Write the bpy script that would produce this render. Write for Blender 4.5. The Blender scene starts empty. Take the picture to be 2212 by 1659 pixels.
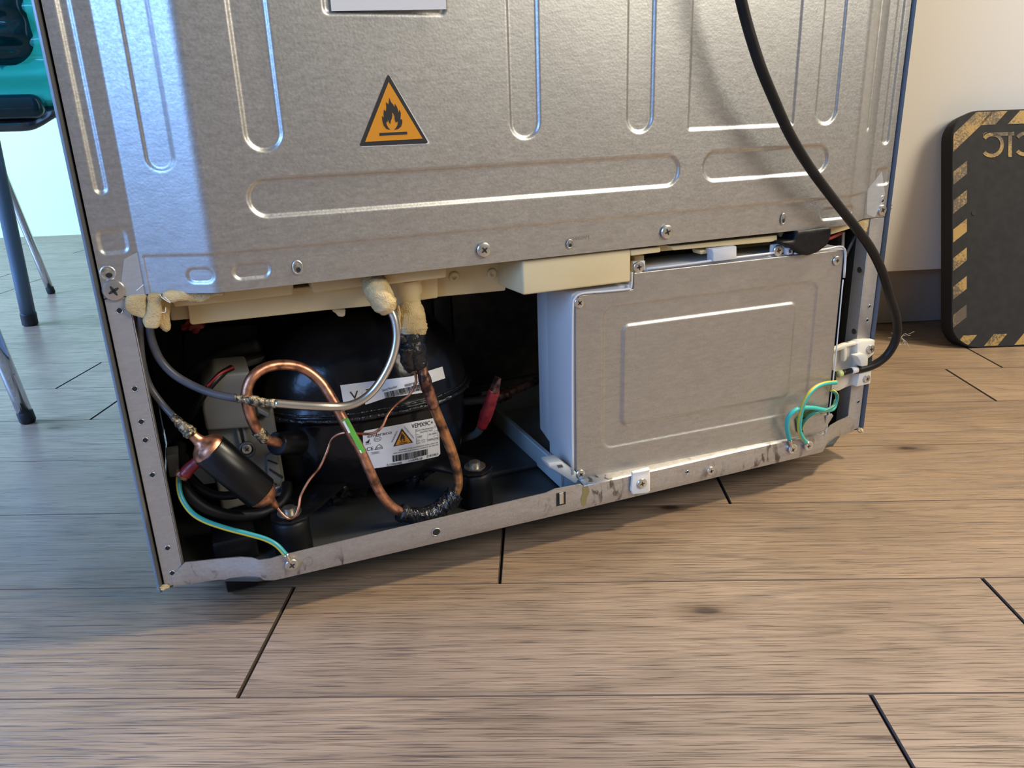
import bpy, bmesh, math, random
from mathutils import Vector, Matrix, noise
from mathutils.bvhtree import BVHTree
from mathutils.geometry import tessellate_polygon
random.seed(7)
SC = bpy.context.scene
COL = SC.collection
# ---------------------------------------------------------------- camera (world axes = the refrigerator's back: x along it, y into it)
FPX, CX, CY = 1675.0, 1106.0, 829.5
RX = (0.92329377, -0.15523251, 0.35132816)
RY = (-0.38262496, -0.29178584, 0.87661803)
RZ = (-0.03356703, -0.94380289, -0.32879988)
CAM = Vector((0.06620269, -0.57262503, 0.36408244))
cam = bpy.data.cameras.new('camera'); cam.sensor_width = 36.0; cam.lens = FPX / 2212 * 36; cam.clip_start = .01
co = bpy.data.objects.new('camera', cam); COL.objects.link(co)
right = Vector((RX[0], RY[0], RZ[0])); down = Vector((RX[1], RY[1], RZ[1])); fwd = Vector((RX[2], RY[2], RZ[2]))
m = Matrix((right, -down, -fwd)).transposed().to_4x4(); m.translation = CAM
co.matrix_world = m
SC.camera = co
# ---------------------------------------------------------------- view, world, lights
SC.view_settings.view_transform = 'Standard'; SC.view_settings.look = 'None'
SC.view_settings.exposure = 0.0; SC.view_settings.gamma = 1.0; SC.view_settings.use_curve_mapping = False
W = bpy.data.worlds.new('world'); SC.world = W; W.use_nodes = True
bg = W.node_tree.nodes['Background']; bg.inputs[0].default_value = (1.0, .97, .92, 1); bg.inputs[1].default_value = .17

def area(name, loc, target, sx, sy, power, col):
    l = bpy.data.lights.new(name, 'AREA'); l.shape = 'RECTANGLE'; l.size = sx; l.size_y = sy; l.energy = power; l.color = col
    o = bpy.data.objects.new(name, l); COL.objects.link(o); o.location = loc
    o.rotation_euler = (Vector(target) - Vector(loc)).to_track_quat('-Z', 'Y').to_euler()
    return o
area('window_daylight', (-2.1, -1.55, 1.35), (0.0, 0.0, .25), 1.3, 1.5, 72, (.22, .46, 1.0))
area('ceiling_lamp_key', (2.1, -.42, 2.5), (.4, -.1, 0), .22, .22, 92, (1.0, .87, .67))
area('fill_light_front', (1.9, -1.9, 1.7), (.6, 0, .2), 1.1, 1.1, 56, (1.0, .92, .78))  # added soft fill, no ceiling lamp: brightens the panel's right side and cabinet
area('window_daylight_back', (-2.3, 1.2, 1.5), (-.3, 1.5, 0.0), 1.6, 1.6, 400, (.24, .45, 1.0))

D = .0233
# ---------------------------------------------------------------- helpers
def ray(u, v):
    a, b = (u - CX) / FPX, (v - CY) / FPX
    return Vector((RX[0]*a + RX[1]*b + RX[2], RY[0]*a + RY[1]*b + RY[2], RZ[0]*a + RZ[1]*b + RZ[2]))
def P(u, v, y=0.0):
    r = ray(u, v); return CAM + r * ((y - CAM.y) / r.y)
def F(u, v, z=0.0):
    r = ray(u, v); return CAM + r * ((z - CAM.z) / r.z)
def PX(u, v, x):
    r = ray(u, v); return CAM + r * ((x - CAM.x) / r.x)
def PP(u, v, p, n):
    r = ray(u, v); return CAM + r * ((Vector(p) - CAM).dot(n) / r.dot(n))

def link(name, me, mats, parent=None, smooth=False):
    if not isinstance(mats, (list, tuple)): mats = [mats]
    for k in mats: me.materials.append(k)
    if smooth:
        for p in me.polygons: p.use_smooth = True
    o = bpy.data.objects.new(name, me); COL.objects.link(o)
    if parent: o.parent = parent
    return o
def mesh(name, verts, faces, mats, parent=None, smooth=False, midx=None):
    me = bpy.data.meshes.new(name); me.from_pydata([tuple(v) for v in verts], [], faces); me.update()
    o = link(name, me, mats, parent, smooth)
    if midx: me.polygons.foreach_set('material_index', midx)
    return o
def frombm(name, bm, mats, parent=None, smooth=False):
    bmesh.ops.recalc_face_normals(bm, faces=bm.faces[:])
    me = bpy.data.meshes.new(name); bm.to_mesh(me); bm.free()
    o = link(name, me, mats, parent, smooth)
    if smooth: me.set_sharp_from_angle(angle=math.radians(38))
    return o
def bevel(bm, w, seg=2, edges=None):
    if w > 0: bmesh.ops.bevel(bm, geom=(edges or bm.edges[:]), offset=w, segments=seg, profile=.5, affect='EDGES', clamp_overlap=True)
def box_bm(a, b, bev=.001, seg=2, bm=None, mat=0):
    own = bm is None
    t = bmesh.new(); bmesh.ops.create_cube(t, size=1)
    a, b = Vector(a), Vector(b)
    for v in t.verts: v.co = Vector(((a.x+b.x)/2 + v.co.x*(b.x-a.x), (a.y+b.y)/2 + v.co.y*(b.y-a.y), (a.z+b.z)/2 + v.co.z*(b.z-a.z)))
    bevel(t, bev, seg)
    for f in t.faces: f.material_index = mat
    if own: return t
    merge(bm, t); return bm
def merge(bm, t):
    me = bpy.data.meshes.new('tmp'); t.to_mesh(me); t.free(); bm.from_mesh(me); bpy.data.meshes.remove(me)
def box(name, a, b, mat, parent=None, bev=.001, seg=2):
    return frombm(name, box_bm(a, b, bev, seg), mat, parent, True)
def prism_bm(front, vec, bev=.0008, seg=2):
    """closed solid from a planar 3D outline pushed along vec"""
    t = bmesh.new(); vec = Vector(vec)
    f = [t.verts.new(p) for p in front]; g = [t.verts.new(Vector(p) + vec) for p in front]
    t.faces.new(f); t.faces.new(g[::-1]); n = len(f)
    for i in range(n): t.faces.new((f[i], g[i], g[(i+1) % n], f[(i+1) % n]))
    bmesh.ops.recalc_face_normals(t, faces=t.faces[:])
    bevel(t, bev, seg)
    return t
def prism(name, px, y0, y1, mat, parent, bev=.0008, seg=2):
    return frombm(name, prism_bm([P(u, v, y0) for u, v in px], (0, y1-y0, 0), bev, seg), mat, parent, True)
def catmull(pts, sub=8):
    pts = [Vector(p) for p in pts]; q = [2*pts[0]-pts[1]] + pts + [2*pts[-1]-pts[-2]]; out = []
    for i in range(1, len(q)-2):
        a, b, c, d = q[i-1:i+3]
        for k in range(sub):
            t = k/sub
            out.append(.5*((2*b) + (c-a)*t + (2*a-5*b+4*c-d)*t*t + (3*b-a-3*c+d)*t**3))
    out.append(pts[-1]); return out
def tube_geo(path, rad, seg=14, flat=None, lump=0.0, stripe=None, cap=True):
    """swept tube; rad = number or function of 0..1; stripe=(first, last) segment numbers that take material 1"""
    V, Fc, M = [], [], []
    n = len(path); t0 = (path[1]-path[0]).normalized()
    up = Vector((0, 0, 1)) if abs(t0.z) < .9 else Vector((0, -1, 0))
    nrm = (up - t0*up.dot(t0)).normalized()
    for i, p in enumerate(path):
        t = (path[min(i+1, n-1)] - path[max(i-1, 0)]).normalized()
        nrm = (nrm - t*nrm.dot(t)).normalized(); bn = t.cross(nrm)
        r = rad(i/(n-1)) if callable(rad) else rad
        fl = flat(i/(n-1)) if flat else 1.0
        for k in range(seg):
            a = 2*math.pi*k/seg
            rr = r
            off = nrm*math.cos(a)*rr + bn*math.sin(a)*rr*fl
            q = p + off
            if lump:
                q = p + off*(1 + lump*noise.noise(q*260) + lump*.6*noise.noise(q*700))
            V.append(q)
    for i in range(n-1):
        for k in range(seg):
            k2 = (k+1) % seg
            Fc.append((i*seg+k, i*seg+k2, (i+1)*seg+k2, (i+1)*seg+k)); M.append(1 if stripe and stripe[0] <= k <= stripe[1] else 0)
    if cap:
        Fc.append(tuple(range(seg))[::-1]); M.append(0); Fc.append(tuple((n-1)*seg+k for k in range(seg))); M.append(0)
    return V, Fc, M
def tube(name, pts, rad, mats, parent=None, seg=14, sub=8, **k):
    path = catmull(pts, sub) if sub > 1 else [Vector(p) for p in pts]
    V, Fc, M = tube_geo(path, rad, seg, **k)
    return mesh(name, V, Fc, mats, parent, True, M)
def pts(*a):
    return [P(u, v, y) for u, v, y in a]
def lathe_geo(prof, axis_o, axis_d, seg=28):
    """prof = [(distance along axis, radius)]"""
    d = Vector(axis_d).normalized(); up = Vector((0, 0, 1)) if abs(d.z) < .9 else Vector((1, 0, 0))
    n = (up - d*up.dot(d)).normalized(); b = d.cross(n); V, Fc = [], []
    for s, r in prof:
        for k in range(seg):
            a = 2*math.pi*k/seg; V.append(Vector(axis_o) + d*s + (n*math.cos(a)+b*math.sin(a))*max(r, 1e-5))
    for i in range(len(prof)-1):
        for k in range(seg):
            k2 = (k+1) % seg; Fc.append((i*seg+k, i*seg+k2, (i+1)*seg+k2, (i+1)*seg+k))
    Fc.append(tuple(range(seg))[::-1]); Fc.append(tuple((len(prof)-1)*seg+k for k in range(seg)))
    return V, Fc
def lathe(name, prof, o, d, mat, parent=None, seg=28):
    V, Fc = lathe_geo(prof, o, d, seg)
    ob = mesh(name, V, Fc, mat, parent, True); ob.data.set_sharp_from_angle(angle=math.radians(40)); return ob
def empty(name, loc):
    o = bpy.data.objects.new(name, None); COL.objects.link(o); o.location = loc; o.empty_display_size = .05; return o
def tag(o, label=None, cat=None, group=None, kind=None):
    if label: o['label'] = label
    if cat: o['category'] = cat
    if group: o['group'] = group
    if kind: o['kind'] = kind
    return o

# ---------------------------------------------------------------- materials
def mat(name, col, rough=.5, metal=0.0, **kw):
    m = bpy.data.materials.new(name); m.use_nodes = True
    b = m.node_tree.nodes['Principled BSDF']; b.inputs['Base Color'].default_value = (*col, 1)
    b.inputs['Roughness'].default_value = rough; b.inputs['Metallic'].default_value = metal
    for k, v in kw.items(): b.inputs[k.replace('_', ' ')].default_value = v
    return m
def N(m, t, **kw):
    n = m.node_tree.nodes.new(t)
    for k, v in kw.items():
        if k in n.inputs: n.inputs[k].default_value = v
        else: setattr(n, k, v)
    return n
def L(m, a, b): m.node_tree.links.new(a, b)
def ramp(m, fac, stops):
    r = m.node_tree.nodes.new('ShaderNodeValToRGB'); e = r.color_ramp.elements
    while len(e) < len(stops): e.new(.5)
    for i, (p, c) in enumerate(stops): e[i].position = p; e[i].color = (*c, 1)
    L(m, fac, r.inputs[0]); return r
def coords(m, scale=(1, 1, 1), rot=(0, 0, 0), kind='Object'):
    t = N(m, 'ShaderNodeTexCoord'); mp = N(m, 'ShaderNodeMapping'); mp.inputs['Scale'].default_value = scale; mp.inputs['Rotation'].default_value = rot
    L(m, t.outputs[kind], mp.inputs[0]); return mp.outputs[0]
def noisy(m, col_a, col_b, scale, lo=.35, hi=.65, detail=5, vec=None, bump=0.0, bscale=None, rough=None, bdist=.001):
    b = m.node_tree.nodes['Principled BSDF']
    vec = vec or coords(m)
    n = N(m, 'ShaderNodeTexNoise', Scale=scale, Detail=float(detail)); L(m, vec, n.inputs['Vector'])
    r = ramp(m, n.outputs['Fac'], [(lo, col_a), (hi, col_b)]); L(m, r.outputs[0], b.inputs['Base Color'])
    if bump:
        n2 = N(m, 'ShaderNodeTexNoise', Scale=bscale or scale, Detail=4.0); L(m, vec, n2.inputs['Vector'])
        bp = N(m, 'ShaderNodeBump', Strength=bump, Distance=bdist); L(m, n2.outputs['Fac'], bp.inputs['Height']); L(m, bp.outputs[0], b.inputs['Normal'])
    if rough:
        mr = N(m, 'ShaderNodeMapRange'); mr.inputs['To Min'].default_value = rough[0]; mr.inputs['To Max'].default_value = rough[1]
        L(m, n.outputs['Fac'], mr.inputs['Value']); L(m, mr.outputs[0], b.inputs['Roughness'])
    return m

# galvanised sheet: fine spangle, stretched orange-peel ripple
def galv_mat(name, ca, cb, rough, metal=.85, spangle=420, bump=.35):
    m = mat(name, ca, rough, metal); b = m.node_tree.nodes['Principled BSDF']
    v = coords(m)
    n = N(m, 'ShaderNodeTexNoise', Scale=float(spangle), Detail=3.0, Roughness=.6); L(m, v, n.inputs['Vector'])
    v2 = coords(m, (1, 1, 3.6))
    n2 = N(m, 'ShaderNodeTexNoise', Scale=95.0, Detail=6.0, Roughness=.68, Distortion=.4); L(m, v2, n2.inputs['Vector'])
    mx = N(m, 'ShaderNodeMath', operation='MULTIPLY_ADD'); L(m, n2.outputs['Fac'], mx.inputs[0]); mx.inputs[1].default_value = .65
    k = N(m, 'ShaderNodeMath', operation='MULTIPLY'); L(m, n.outputs['Fac'], k.inputs[0]); k.inputs[1].default_value = .35; L(m, k.outputs[0], mx.inputs[2])
    r = ramp(m, mx.outputs[0], [(.36, ca), (.64, cb)]); L(m, r.outputs[0], b.inputs['Base Color'])
    mr = N(m, 'ShaderNodeMapRange'); mr.inputs['From Min'].default_value = .3; mr.inputs['From Max'].default_value = .7
    mr.inputs['To Min'].default_value = rough+.06; mr.inputs['To Max'].default_value = rough-.05
    L(m, n.outputs['Fac'], mr.inputs['Value']); L(m, mr.outputs[0], b.inputs['Roughness'])
    bs = N(m, 'ShaderNodeTexVoronoi', Scale=spangle*1.1); L(m, v, bs.inputs['Vector'])
    hh = N(m, 'ShaderNodeMath', operation='MULTIPLY_ADD'); L(m, bs.outputs['Distance'], hh.inputs[0]); hh.inputs[1].default_value = .45; L(m, mx.outputs[0], hh.inputs[2])
    bp = N(m, 'ShaderNodeBump', Strength=bump, Distance=.0006); L(m, hh.outputs[0], bp.inputs['Height']); L(m, bp.outputs[0], b.inputs['Normal'])
    return m
M_galv = galv_mat('galvanised_panel', (.43, .428, .415), (.57, .568, .55), .40, .95, 480, .13)
M_cover = galv_mat('galvanised_cover', (.39, .37, .335), (.49, .465, .42), .42, .8, 700, .15)
M_post = galv_mat('galvanised_post', (.40, .38, .36), (.48, .46, .44), .5, .7, 500, .15)
def rail_mat():
    m = galv_mat('galvanised_rail', (.42, .395, .36), (.54, .51, .47), .42, .75, 500, .15)
    nt = m.node_tree; b = nt.nodes['Principled BSDF']; src = b.inputs['Base Color'].links[0].from_socket
    v = coords(m, (1, 1, .35))
    n = N(m, 'ShaderNodeTexNoise', Scale=150.0, Detail=4.0, Distortion=.6); L(m, v, n.inputs['Vector'])
    n2 = N(m, 'ShaderNodeTexNoise', Scale=22.0, Detail=2.0); L(m, coords(m), n2.inputs['Vector'])
    a = ramp(m, n.outputs['Fac'], [(.56, (0, 0, 0)), (.66, (1, 1, 1))]); c = ramp(m, n2.outputs['Fac'], [(.44, (0, 0, 0)), (.62, (1, 1, 1))])
    mu = N(m, 'ShaderNodeMath', operation='MULTIPLY'); L(m, a.outputs[0], mu.inputs[0]); L(m, c.outputs[0], mu.inputs[1])
    mx = N(m, 'ShaderNodeMix', data_type='RGBA'); L(m, mu.outputs[0], mx.inputs[0]); L(m, src, mx.inputs[6]); mx.inputs[7].default_value = (.14, .12, .105, 1)
    L(m, mx.outputs[2], b.inputs['Base Color']); return m
M_rail = rail_mat()
M_shell = mat('grey_painted_shell', (.085, .09, .095), .42, 0.0)
M_dark = noisy(mat('dark_painted_steel', (.03, .032, .034), .6, Specular_IOR_Level=.3), (.022, .024, .026), (.034, .036, .038), 30)
M_pan = noisy(mat('grey_pan', (.06, .065, .065), .4, .2), (.04, .043, .042), (.058, .06, .058), 14)
M_inner = noisy(mat('inner_wall_grey', (.05, .05, .052), .45, .2), (.09, .09, .09), (.14, .135, .13), 60)
M_black = mat('black_plastic', (.005, .005, .0055), .34)
M_rubber = mat('black_rubber', (.0045, .0045, .005), .5)
M_comp = noisy(mat('black_gloss_enamel', (.006, .006, .007), .22, Specular_IOR_Level=.3), (.0045, .0045, .005), (.008, .008, .009), 30, bump=.25, bscale=38, bdist=.004)
M_weld = noisy(mat('black_weld', (.008, .008, .009), .2), (.006, .006, .007), (.014, .014, .015), 200, bump=.8, bscale=190, bdist=.003)
M_tape = noisy(mat('black_tape', (.008, .008, .009), .3), (.006, .006, .007), (.013, .013, .015), 300, vec=None, bump=.8, bscale=240, bdist=.002)
def tape_wrap():
    m = mat('wrinkled_black_tape', (.008, .008, .01), .22); b = m.node_tree.nodes['Principled BSDF']
    w = N(m, 'ShaderNodeTexNoise', Scale=170.0, Detail=2.0, Distortion=1.2); L(m, coords(m, (1.6, .5, .5)), w.inputs['Vector'])
    bp = N(m, 'ShaderNodeBump', Strength=1.0, Distance=.003); L(m, w.outputs['Fac'], bp.inputs['Height']); L(m, bp.outputs[0], b.inputs['Normal']); return m
M_wrap = tape_wrap()
M_copper = noisy(mat('copper', (.5, .22, .12), .34, .9), (.16, .07, .045), (.62, .29, .17), 120, .34, .58, 6, rough=(.5, .28), bump=.15)
M_copdark = noisy(mat('tarnished_copper', (.2, .08, .05), .42, .8), (.05, .025, .02), (.42, .19, .11), 150, .38, .66, 7, bump=.5, bscale=220)
M_coporange = noisy(mat('heat_stained_copper', (.4, .2, .08), .4, .75), (.10, .05, .03), (.60, .27, .10), 95, .38, .62, 7, bump=.3, bscale=300)
M_braze = noisy(mat('brazed_joint', (.2, .15, .08), .35, .5), (.03, .028, .025), (.45, .36, .22), 330, .40, .62, 6, bump=1.0, bscale=380, bdist=.002)
M_silver = mat('aluminium_tube', (.72, .69, .64), .28, 1.0)
M_greytube = noisy(mat('grey_coated_tube', (.06, .065, .075), .4, .1), (.05, .053, .062), (.085, .088, .10), 60)
M_foam = noisy(mat('cream_foam', (.68, .53, .30), .9), (.50, .35, .15), (.68, .52, .27), 60, bump=1.0, bscale=900, bdist=.0012)
M_beige = mat('cream_plastic', (.66, .54, .34), .42, Subsurface_Weight=.25, Subsurface_Scale=.01)
M_beige.node_tree.nodes['Principled BSDF'].inputs['Subsurface Radius'].default_value = (1, .7, .4)
noisy(M_beige, (.68, .54, .285), (.72, .585, .33), 25)
M_white = mat('white_plastic', (.62, .62, .60), .38)
M_whitebr = mat('white_painted_bracket', (.70, .67, .60), .42)
M_ivory = mat('ivory_plastic', (.70, .655, .54), .42)
M_translucent = mat('translucent_white_tray', (.42, .45, .44), .45, Subsurface_Weight=.3, Subsurface_Scale=.02)
M_greyplastic = mat('light_grey_plastic', (.15, .145, .125), .5)
M_darkgreypl = mat('dark_grey_plastic', (.07, .07, .065), .5)
M_screw = mat('zinc_screw', (.62, .61, .58), .3, .95)
M_screwdark = mat('screw_recess', (.02, .02, .018), .6)
M_hole = mat('dark_hole', (.012, .011, .010), .8)
M_steel = mat('bright_steel', (.72, .70, .66), .22, 1.0)
M_red = noisy(mat('red_sleeve', (.24, .012, .015), .4), (.16, .008, .01), (.30, .02, .022), 120)
M_green = mat('green_insulation', (.02, .22, .17), .4)
M_teal = mat('teal_insulation', (.04, .42, .36), .4)
M_yellow = mat('yellow_stripe', (.62, .47, .04), .4)
M_cord = noisy(mat('black_cord_rubber', (.008, .0075, .0075), .45), (.006, .0055, .0055), (.012, .011, .0105), 40)
for q_ in (M_cord, M_rubber, M_black): q_.node_tree.nodes['Principled BSDF'].inputs['Specular IOR Level'].default_value = .28
M_paper = mat('label_paper', (.66, .65, .62), .5)
M_ink = mat('label_ink', (.015, .014, .014), .5)
M_inkgrey = mat('faded_ink', (.10, .095, .09), .6)
M_orange = mat('sticker_orange', (.60, .235, .012), .42)
M_stickwhite = mat('sticker_white', (.60, .585, .56), .45)
M_greenlab = mat('green_label', (.09, .33, .04), .45)
M_bolt = mat('zinc_bolt', (.42, .40, .34), .35, .9)

# ---------------------------------------------------------------- structure: floor, walls
TH = math.radians(24.19)
ct, st = math.cos(TH), math.sin(TH)
def RM(x, y, z=0.0):       # room (plank) axes -> world
    return Vector((x*ct + y*st, -x*st + y*ct, z))
def wood():
    m = mat('oak_laminate', (.35, .24, .16), .42); nt = m.node_tree; b = nt.nodes['Principled BSDF']
    oi = N(m, 'ShaderNodeObjectInfo'); tc = N(m, 'ShaderNodeTexCoord')
    off = N(m, 'ShaderNodeVectorMath', operation='MULTIPLY'); off.inputs[1].default_value = (13.0, 7.0, 3.0); 
    cmb = N(m, 'ShaderNodeCombineXYZ'); 
    for i in range(3): L(m, oi.outputs['Random'], cmb.inputs[i])
    L(m, cmb.outputs[0], off.inputs[0])
    add = N(m, 'ShaderNodeVectorMath', operation='ADD'); L(m, tc.outputs['Object'], add.inputs[0]); L(m, off.outputs[0], add.inputs[1])
    mp = N(m, 'ShaderNodeMapping'); mp.inputs['Scale'].default_value = (.55, 7.0, 1.0); L(m, add.outputs[0], mp.inputs[0])
    # cathedral figure: banded, strongly distorted noise
    big = N(m, 'ShaderNodeTexNoise', Scale=2.2, Detail=1.0, Distortion=.25); L(m, mp.outputs[0], big.inputs['Vector'])
    mul = N(m, 'ShaderNodeMath', operation='MULTIPLY'); L(m, big.outputs['Fac'], mul.inputs[0]); mul.inputs[1].default_value = 13.0
    pp = N(m, 'ShaderNodeMath', operation='FRACT'); L(m, mul.outputs[0], pp.inputs[0])
    bands = ramp(m, pp.outputs[0], [(0, (.46, .46, .46)), (.08, (.33, .33, .33)), (.25, (.54, .54, .54)), (.8, (.52, .52, .52)), (1, (.46, .46, .46))])
    mp2 = N(m, 'ShaderNodeMapping'); mp2.inputs['Scale'].default_value = (6.0, 330.0, 1.0); L(m, add.outputs[0], mp2.inputs[0])
    fine = N(m, 'ShaderNodeTexNoise', Scale=1.6, Detail=6.0, Roughness=.7, Distortion=.15); L(m, mp2.outputs[0], fine.inputs['Vector'])
    mp3 = N(m, 'ShaderNodeMapping'); mp3.inputs['Scale'].default_value = (13.0, 760.0, 1.0); L(m, add.outputs[0], mp3.inputs[0])
    pores = N(m, 'ShaderNodeTexNoise', Scale=1.7, Detail=3.0, Roughness=.5); L(m, mp3.outputs[0], pores.inputs['Vector'])
    pr = ramp(m, pores.outputs['Fac'], [(.34, (0, 0, 0)), (.44, (1, 1, 1))])
    patch = N(m, 'ShaderNodeTexNoise', Scale=6.0, Detail=3.0); L(m, add.outputs[0], patch.inputs['Vector'])
    c1 = ramp(m, fine.outputs['Fac'], [(.28, (.155, .102, .058)), (.5, (.245, .166, .098)), (.75, (.315, .222, .138))])
    mx = N(m, 'ShaderNodeMix', data_type='RGBA', blend_type='OVERLAY'); mx.inputs[0].default_value = .6
    L(m, c1.outputs[0], mx.inputs[6]); L(m, bands.outputs[0], mx.inputs[7])
    mx2 = N(m, 'ShaderNodeMix', data_type='RGBA', blend_type='MULTIPLY'); mx2.inputs[0].default_value = 1.0
    pr2 = ramp(m, pores.outputs['Fac'], [(.36, (.34, .30, .28)), (.45, (1, 1, 1))]); L(m, mx.outputs[2], mx2.inputs[6]); L(m, pr2.outputs[0], mx2.inputs[7])
    mx3 = N(m, 'ShaderNodeMix', data_type='RGBA', blend_type='MULTIPLY'); mx3.inputs[0].default_value = 1.0
    pc = ramp(m, patch.outputs['Fac'], [(.3, (.78, .76, .76)), (.7, (1.12, 1.10, 1.08))]); L(m, mx2.outputs[2], mx3.inputs[6]); L(m, pc.outputs[0], mx3.inputs[7])
    # knots
    vo = N(m, 'ShaderNodeTexVoronoi', Scale=1.5); vo.voronoi_dimensions = '2D'; mk = N(m, 'ShaderNodeMapping'); mk.inputs['Scale'].default_value = (1.0, 2.4, 1.0); L(m, add.outputs[0], mk.inputs[0]); L(m, mk.outputs[0], vo.inputs['Vector'])
    kr = ramp(m, vo.outputs['Distance'], [(.010, (.16, .11, .09)), (.018, (.62, .56, .5)), (.06, (1, 1, 1))])
    mx4 = N(m, 'ShaderNodeMix', data_type='RGBA', blend_type='MULTIPLY'); mx4.inputs[0].default_value = 1.0
    L(m, mx3.outputs[2], mx4.inputs[6]); L(m, kr.outputs[0], mx4.inputs[7])
    L(m, mx4.outputs[2], b.inputs['Base Color'])
    rr = N(m, 'ShaderNodeMapRange'); rr.inputs['To Min'].default_value = .52; rr.inputs['To Max'].default_value = .34; L(m, pr.outputs[0], rr.inputs['Value']); L(m, rr.outputs[0], b.inputs['Roughness'])
    bp = N(m, 'ShaderNodeBump', Strength=.45, Distance=.0007); L(m, pr.outputs[0], bp.inputs['Height']); L(m, bp.outputs[0], b.inputs['Normal'])
    return m
M_wood = wood()
M_joint = mat('dark_joint', (.045, .032, .024), .9, Specular_IOR_Level=.1)
M_edge = mat('brown_edge', (.13, .085, .055), .7, Specular_IOR_Level=.15)
fl = mesh('floor', [RM(-4, -3, -.012), RM(5, -3, -.012), RM(5, 5, -.012), RM(-4, 5, -.012), RM(-4, -3, -.0035), RM(5, -3, -.0035), RM(5, 5, -.0035), RM(-4, 5, -.0035)],
          [(3, 2, 1, 0), (4, 5, 6, 7), (0, 1, 5, 4), (1, 2, 6, 5), (2, 3, 7, 6), (3, 0, 4, 7)], M_joint)
tag(fl, 'floor of brown oak laminate planks', 'floor', kind='structure')
ROW0, RW = -.0785, .1305
butts = {0: [-.95, .086, .644, 1.85], -1: [-.7, .504, 1.6], 1: [-1.0, .2565, 1.45], 2: [-.72, .475, 1.7], 3: [-.5, .75+.35, 2.2], 4: [-.305, .87, 2.1], 5: [-.43, .95, 2.0]}
for k in range(-18, 34):
    bs = butts.get(k)
    if not bs:
        o_ = random.Random(k*7+3).uniform(0, 1.1); bs = [-3.6+o_+1.15*i for i in range(8)]
        bs = [q for q in bs if q < 4.6]
    y0, y1 = ROW0 + k*RW, ROW0 + (k+1)*RW
    xs = ([-3.9] if bs[0] > -3.5 else []) + ([bs[0]-1.2] if bs[0] > -1.5 and k in butts else []) + list(bs) + ([bs[-1]+1.2] if k in butts else []) + [4.9]
    for i in range(len(xs)-1):
        g = .0006 if k in butts or k < 8 else .0006
        c = RM((xs[i]+xs[i+1])/2, (y0+y1)/2); hx, hy, e = (xs[i+1]-xs[i])/2 - g*1.3, (y1-y0)/2 - g*.35, .0009
        V = [(sx*(hx), sy*(hy), -.0035) for sx, sy in ((-1, -1), (1, -1), (1, 1), (-1, 1))] + [(sx*hx, sy*hy, -e) for sx, sy in ((-1, -1), (1, -1), (1, 1), (-1, 1))] + [(sx*(hx-e), sy*(hy-e*.6), 0) for sx, sy in ((-1, -1), (1, -1), (1, 1), (-1, 1))]
        Fc = [(8, 9, 10, 11)] + [(a+j, a+(j+1) % 4, a+4+(j+1) % 4, a+4+j) for a in (0, 4) for j in range(4)]
        o = mesh('plank', V, Fc, [M_wood, M_joint, M_edge], fl, False, [0] + [2, 1, 2, 1]*2); o.location = c; o.rotation_euler = (0, 0, -TH)

M_wallgreen = noisy(mat('pale_wall_paint', (.85, .84, .60), .7), (.60, .60, .28), (.64, .63, .30), 3)
M_cab = mat('cream_cabinet_lacquer', (.93, .88, .77), .5)
M_plinth = noisy(mat('grey_plinth', (.20, .17, .14), .5), (.36, .31, .26), (.42, .37, .31), 6)
def wallbox(name, p, ang, x0, x1, t, z0, z1, m):
    a = math.radians(ang); U = Vector((math.cos(a), math.sin(a), 0)); Nn = Vector((-math.sin(a), math.cos(a), 0)); p = Vector(p)
    q = [p + U*x0, p + U*x1, p + U*x1 + Nn*t, p + U*x0 + Nn*t]
    V = [Vector((*v.xy, z0)) for v in q] + [Vector((*v.xy, z1)) for v in q]
    return V, [(3, 2, 1, 0), (4, 5, 6, 7), (0, 1, 5, 4), (1, 2, 6, 5), (2, 3, 7, 6), (3, 0, 4, 7)]
V, Fc = wallbox('w', (-.5114, 2.751, 0), -19.4, -2.6, 3.2, .1, -.012, 2.5, None)
o = mesh('wall_back', V, Fc, M_wallgreen); tag(o, 'pale green lit wall behind the chairs', 'wall', kind='structure')

# kitchen cabinet on the right: lacquered panel over a set back grey plinth
a18 = math.radians(-18); U18 = Vector((math.cos(a18), math.sin(a18), 0)); N18 = Vector((-math.sin(a18), math.cos(a18), 0))
PB = Vector((1.153, .3858, 0))
cab = empty('kitchen_cabinet', PB)
tag(cab, 'tall cream kitchen cabinet behind the leaning black board', 'cabinet')
def cabbox(name, x0, x1, d0, d1, z0, z1, m, bev=.002):
    bm = box_bm((x0, d0, z0), (x1, d1, z1), bev)
    o = frombm(name, bm, m, cab, True); o.rotation_euler = (0, 0, a18); return o
cz = PP(1980, 584, PB - N18*.038, N18).z
cabbox('side_panel', -.34, 1.6, -.038, .5, cz, 2.2, M_cab)
cabbox('plinth', -.33, 1.58, 0, .45, 0.0005, cz-.0005, M_plinth)

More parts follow.
